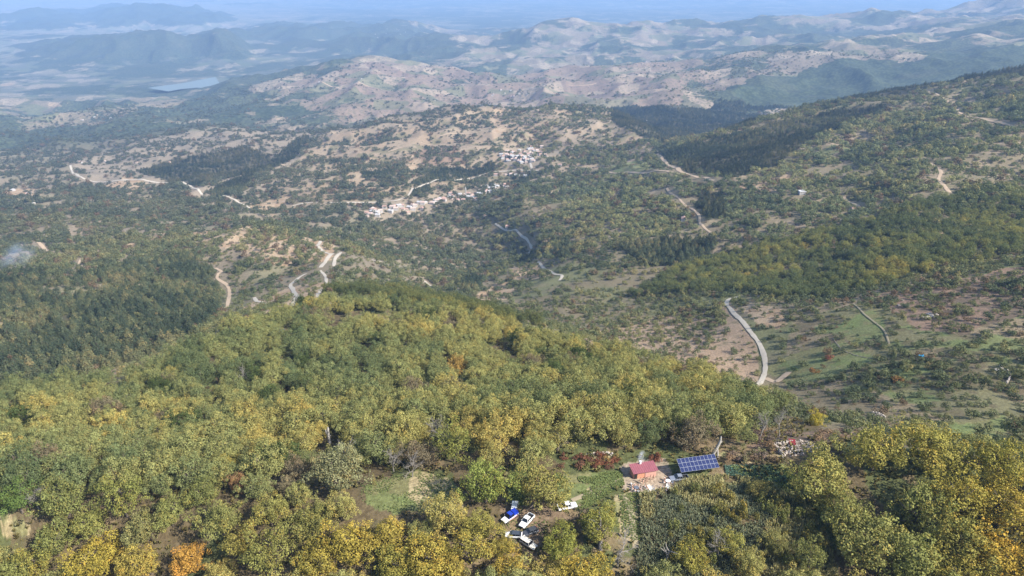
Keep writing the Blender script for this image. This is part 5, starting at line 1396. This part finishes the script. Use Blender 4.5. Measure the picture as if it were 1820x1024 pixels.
# ------------------------------------------------------------------ the village and the scattered houses
HM = []
rw = [plain_mat("white_wall", (.40, .375, .35), .9, var=.06), plain_mat("cream_wall", (.46, .41, .34), .9, var=.1), plain_mat("rubble_wall", (.40, .34, .28), .9, var=.2)]
rr = [plain_mat("tile_roof", (.34, .22, .18), .9, var=.2), plain_mat("pale_tile_roof", (.42, .32, .275), .9, var=.2), plain_mat("grey_roof", (.46, .45, .44), .8, var=.1)]
winm = plain_mat("window_glass", (.03, .035, .04), .2)
def house_mesh(w, d, h, flat_, wm_, rm_):
    bm = bmesh.new(); hexa(bm, [(-w, -d, -3), (w, -d, -3), (w, d, -3), (-w, d, -3), (-w, -d, h), (w, -d, h), (w, d, h), (-w, d, h)])
    for x in (-w * .55, 0, w * .55):
        for z in ([1.3] if h < 4 else [1.3, 4.2]):
            for s in (-1, 1): box(bm, x, s * (d + .02), z, 1.0, .06, 1.2, mi=2)
    e = .5
    if flat_: box(bm, 0, 0, h + .15, 2 * w + .6, 2 * d + .6, .3, mi=1); box(bm, w * .4, d * .3, h + .9, w * .7, d * .7, 1.3, mi=0)
    else:
        rd = h + d * .55; vs = [bm.verts.new(p) for p in ((-w - e, -d - e, h - .15), (w + e, -d - e, h - .15), (w + e, d + e, h - .15), (-w - e, d + e, h - .15), (-w * .75, 0, rd), (w * .75, 0, rd))]
        for f in ((0, 1, 5, 4), (2, 3, 4, 5), (1, 2, 5), (3, 0, 4), (3, 2, 1, 0)): bm.faces.new([vs[i] for i in f]).material_index = 1
    return bm_mesh("house", bm, [wm_, rm_, winm])
HS = [(house_mesh(5.5, 4.5, 5.8, False, rw[0], rr[0]), "white house with a tile roof"), (house_mesh(6.5, 4.5, 5.6, False, rw[0], rr[1]), "long white house with a pale tile roof"), (house_mesh(4.5, 4, 3.2, False, rw[1], rr[0]), "low cream house with a tile roof"),
      (house_mesh(6, 5, 6, True, rw[0], rr[2]), "white flat-roofed house"), (house_mesh(5, 4.5, 3.4, True, rw[1], rr[2]), "low cream flat-roofed house"), (house_mesh(4.5, 3.5, 3.0, False, rw[2], rr[1]), "small stone house with a pale roof")]
mz = pt(828, 352); mn = thing("minaret", "slender white minaret standing in the lower village", "minaret", mz)
bm = bmesh.new(); box(bm, 0, 0, 2, 3.4, 3.4, 8); obj("base", bm_mesh("base", bm, rw[0], bevel=.1), mn)
bm = bmesh.new(); cyl(bm, (0, 0, 6), (0, 0, 22), 1.25, 1.05, 16); obj("shaft", bm_mesh("shaft", bm, rw[0]), mn)
bm = bmesh.new(); cyl(bm, (0, 0, 17.5), (0, 0, 18.6), 1.3, 2.0, 16); obj("balcony", bm_mesh("balcony", bm, rw[0]), mn)
bm = bmesh.new(); cyl(bm, (0, 0, 22), (0, 0, 27), 1.2, .05, 16); obj("spire", bm_mesh("spire", bm, rr[2]), mn)
VIL = []
def along(px, n, s, grp):
    px = np.array(px, float); d = np.concatenate([[0], np.cumsum(np.hypot(*np.diff(px, axis=0).T))])
    for q in np.linspace(0, d[-1], n): VIL.append((np.interp(q, d, px[:, 0]) + rg.gauss(0, s), np.interp(q, d, px[:, 1]) + rg.gauss(0, s * .75), grp))
along([(648, 385), (662, 376), (668, 384)], 20, 4.5, "village"); along([(690, 372), (720, 370), (740, 366), (770, 360)], 28, 4, "village"); along([(700, 366), (725, 376), (735, 380)], 6, 4, "village"); along([(768, 360), (785, 356), (800, 352)], 12, 3, "village"); along([(800, 352), (825, 350), (850, 345), (885, 334), (900, 332)], 40, 5, "village")
along([(895, 274), (910, 278), (930, 283), (945, 284)], 60, 7, "upper"); along([(930, 270), (950, 272), (975, 277)], 24, 6, "upper"); along([(1005, 272), (1015, 266)], 4, 3, "upper"); along([(880, 309), (900, 312), (925, 316), (945, 308)], 9, 3, "upper")
along([(1130, 110), (1160, 112), (1190, 108)], 8, 6, "far"); along([(660, 55), (700, 52), (730, 53)], 9, 8, "far"); along([(870, 168), (905, 166), (930, 165)], 9, 5, "far"); along([(560, 143), (640, 140)], 5, 6, "far"); along([(20, 340), (60, 345)], 3, 5, "lone"); along([(150, 210), (200, 206)], 6, 6, "far"); along([(90, 285), (115, 292), (300, 285)], 5, 6, "lone")
VIL += [(1425, 345, "lone"), (1516, 373, "lone"), (1215, 392, "lone"), (995, 295, "lone"), (1008, 316, "lone"), (1150, 215, "lone"), (848, 380, "lone"), (862, 384, "lone"), (902, 405, "lone"), (1680, 150, "lone"), (60, 363, "lone"), (1320, 212, "lone")]
used = []
vp = []
for u, v, gname in VIL:
    p = pt(u, v); ok = all((p.x - q.x) ** 2 + (p.y - q.y) ** 2 > 6.2 ** 2 for q in used)
    used.append(p)
    if ok: vp.append((p, gname))
VM = {"white minaret": mz, "junction above minaret": pt(741, 335), "upper village track": pt(943, 280), "lower end cluster": pt(658, 381), "upper village end": pt(1015, 268), "far ridge hamlet": pt(1160, 110), "plain settlement": pt(700, 53), "brown ridge hamlet": pt(900, 166), "lake shore": pt(330, 158), "pine plantation track": pt(1200, 300)}
kinds = [rg.choices(range(6), [5, 4, 2, 4, 2, 3] if gn != "lone" else [3, 2, 3, 1, 1, 2])[0] for _, gn in vp]
labs = say_which([HS[k_][1] for k_ in kinds], [(p.x, p.y) for p, _ in vp], VM)
for (p, gn), k_, lb in zip(vp, kinds, labs):
    o = obj("house", HS[k_][0]); o.location = p; o.rotation_euler = (0, 0, rg.choice([0, .2, -.3, .5, 1.3])); s = {"far": .8, "lone": .75, "upper": .82, "village": .82}[gn]; o.scale = (s, s, s)
    tag(o, lb, "house", {"far": "houses of the far hamlets", "lone": "scattered farmhouses", "upper": "houses of the upper village", "village": "houses of the lower village"}[gn])
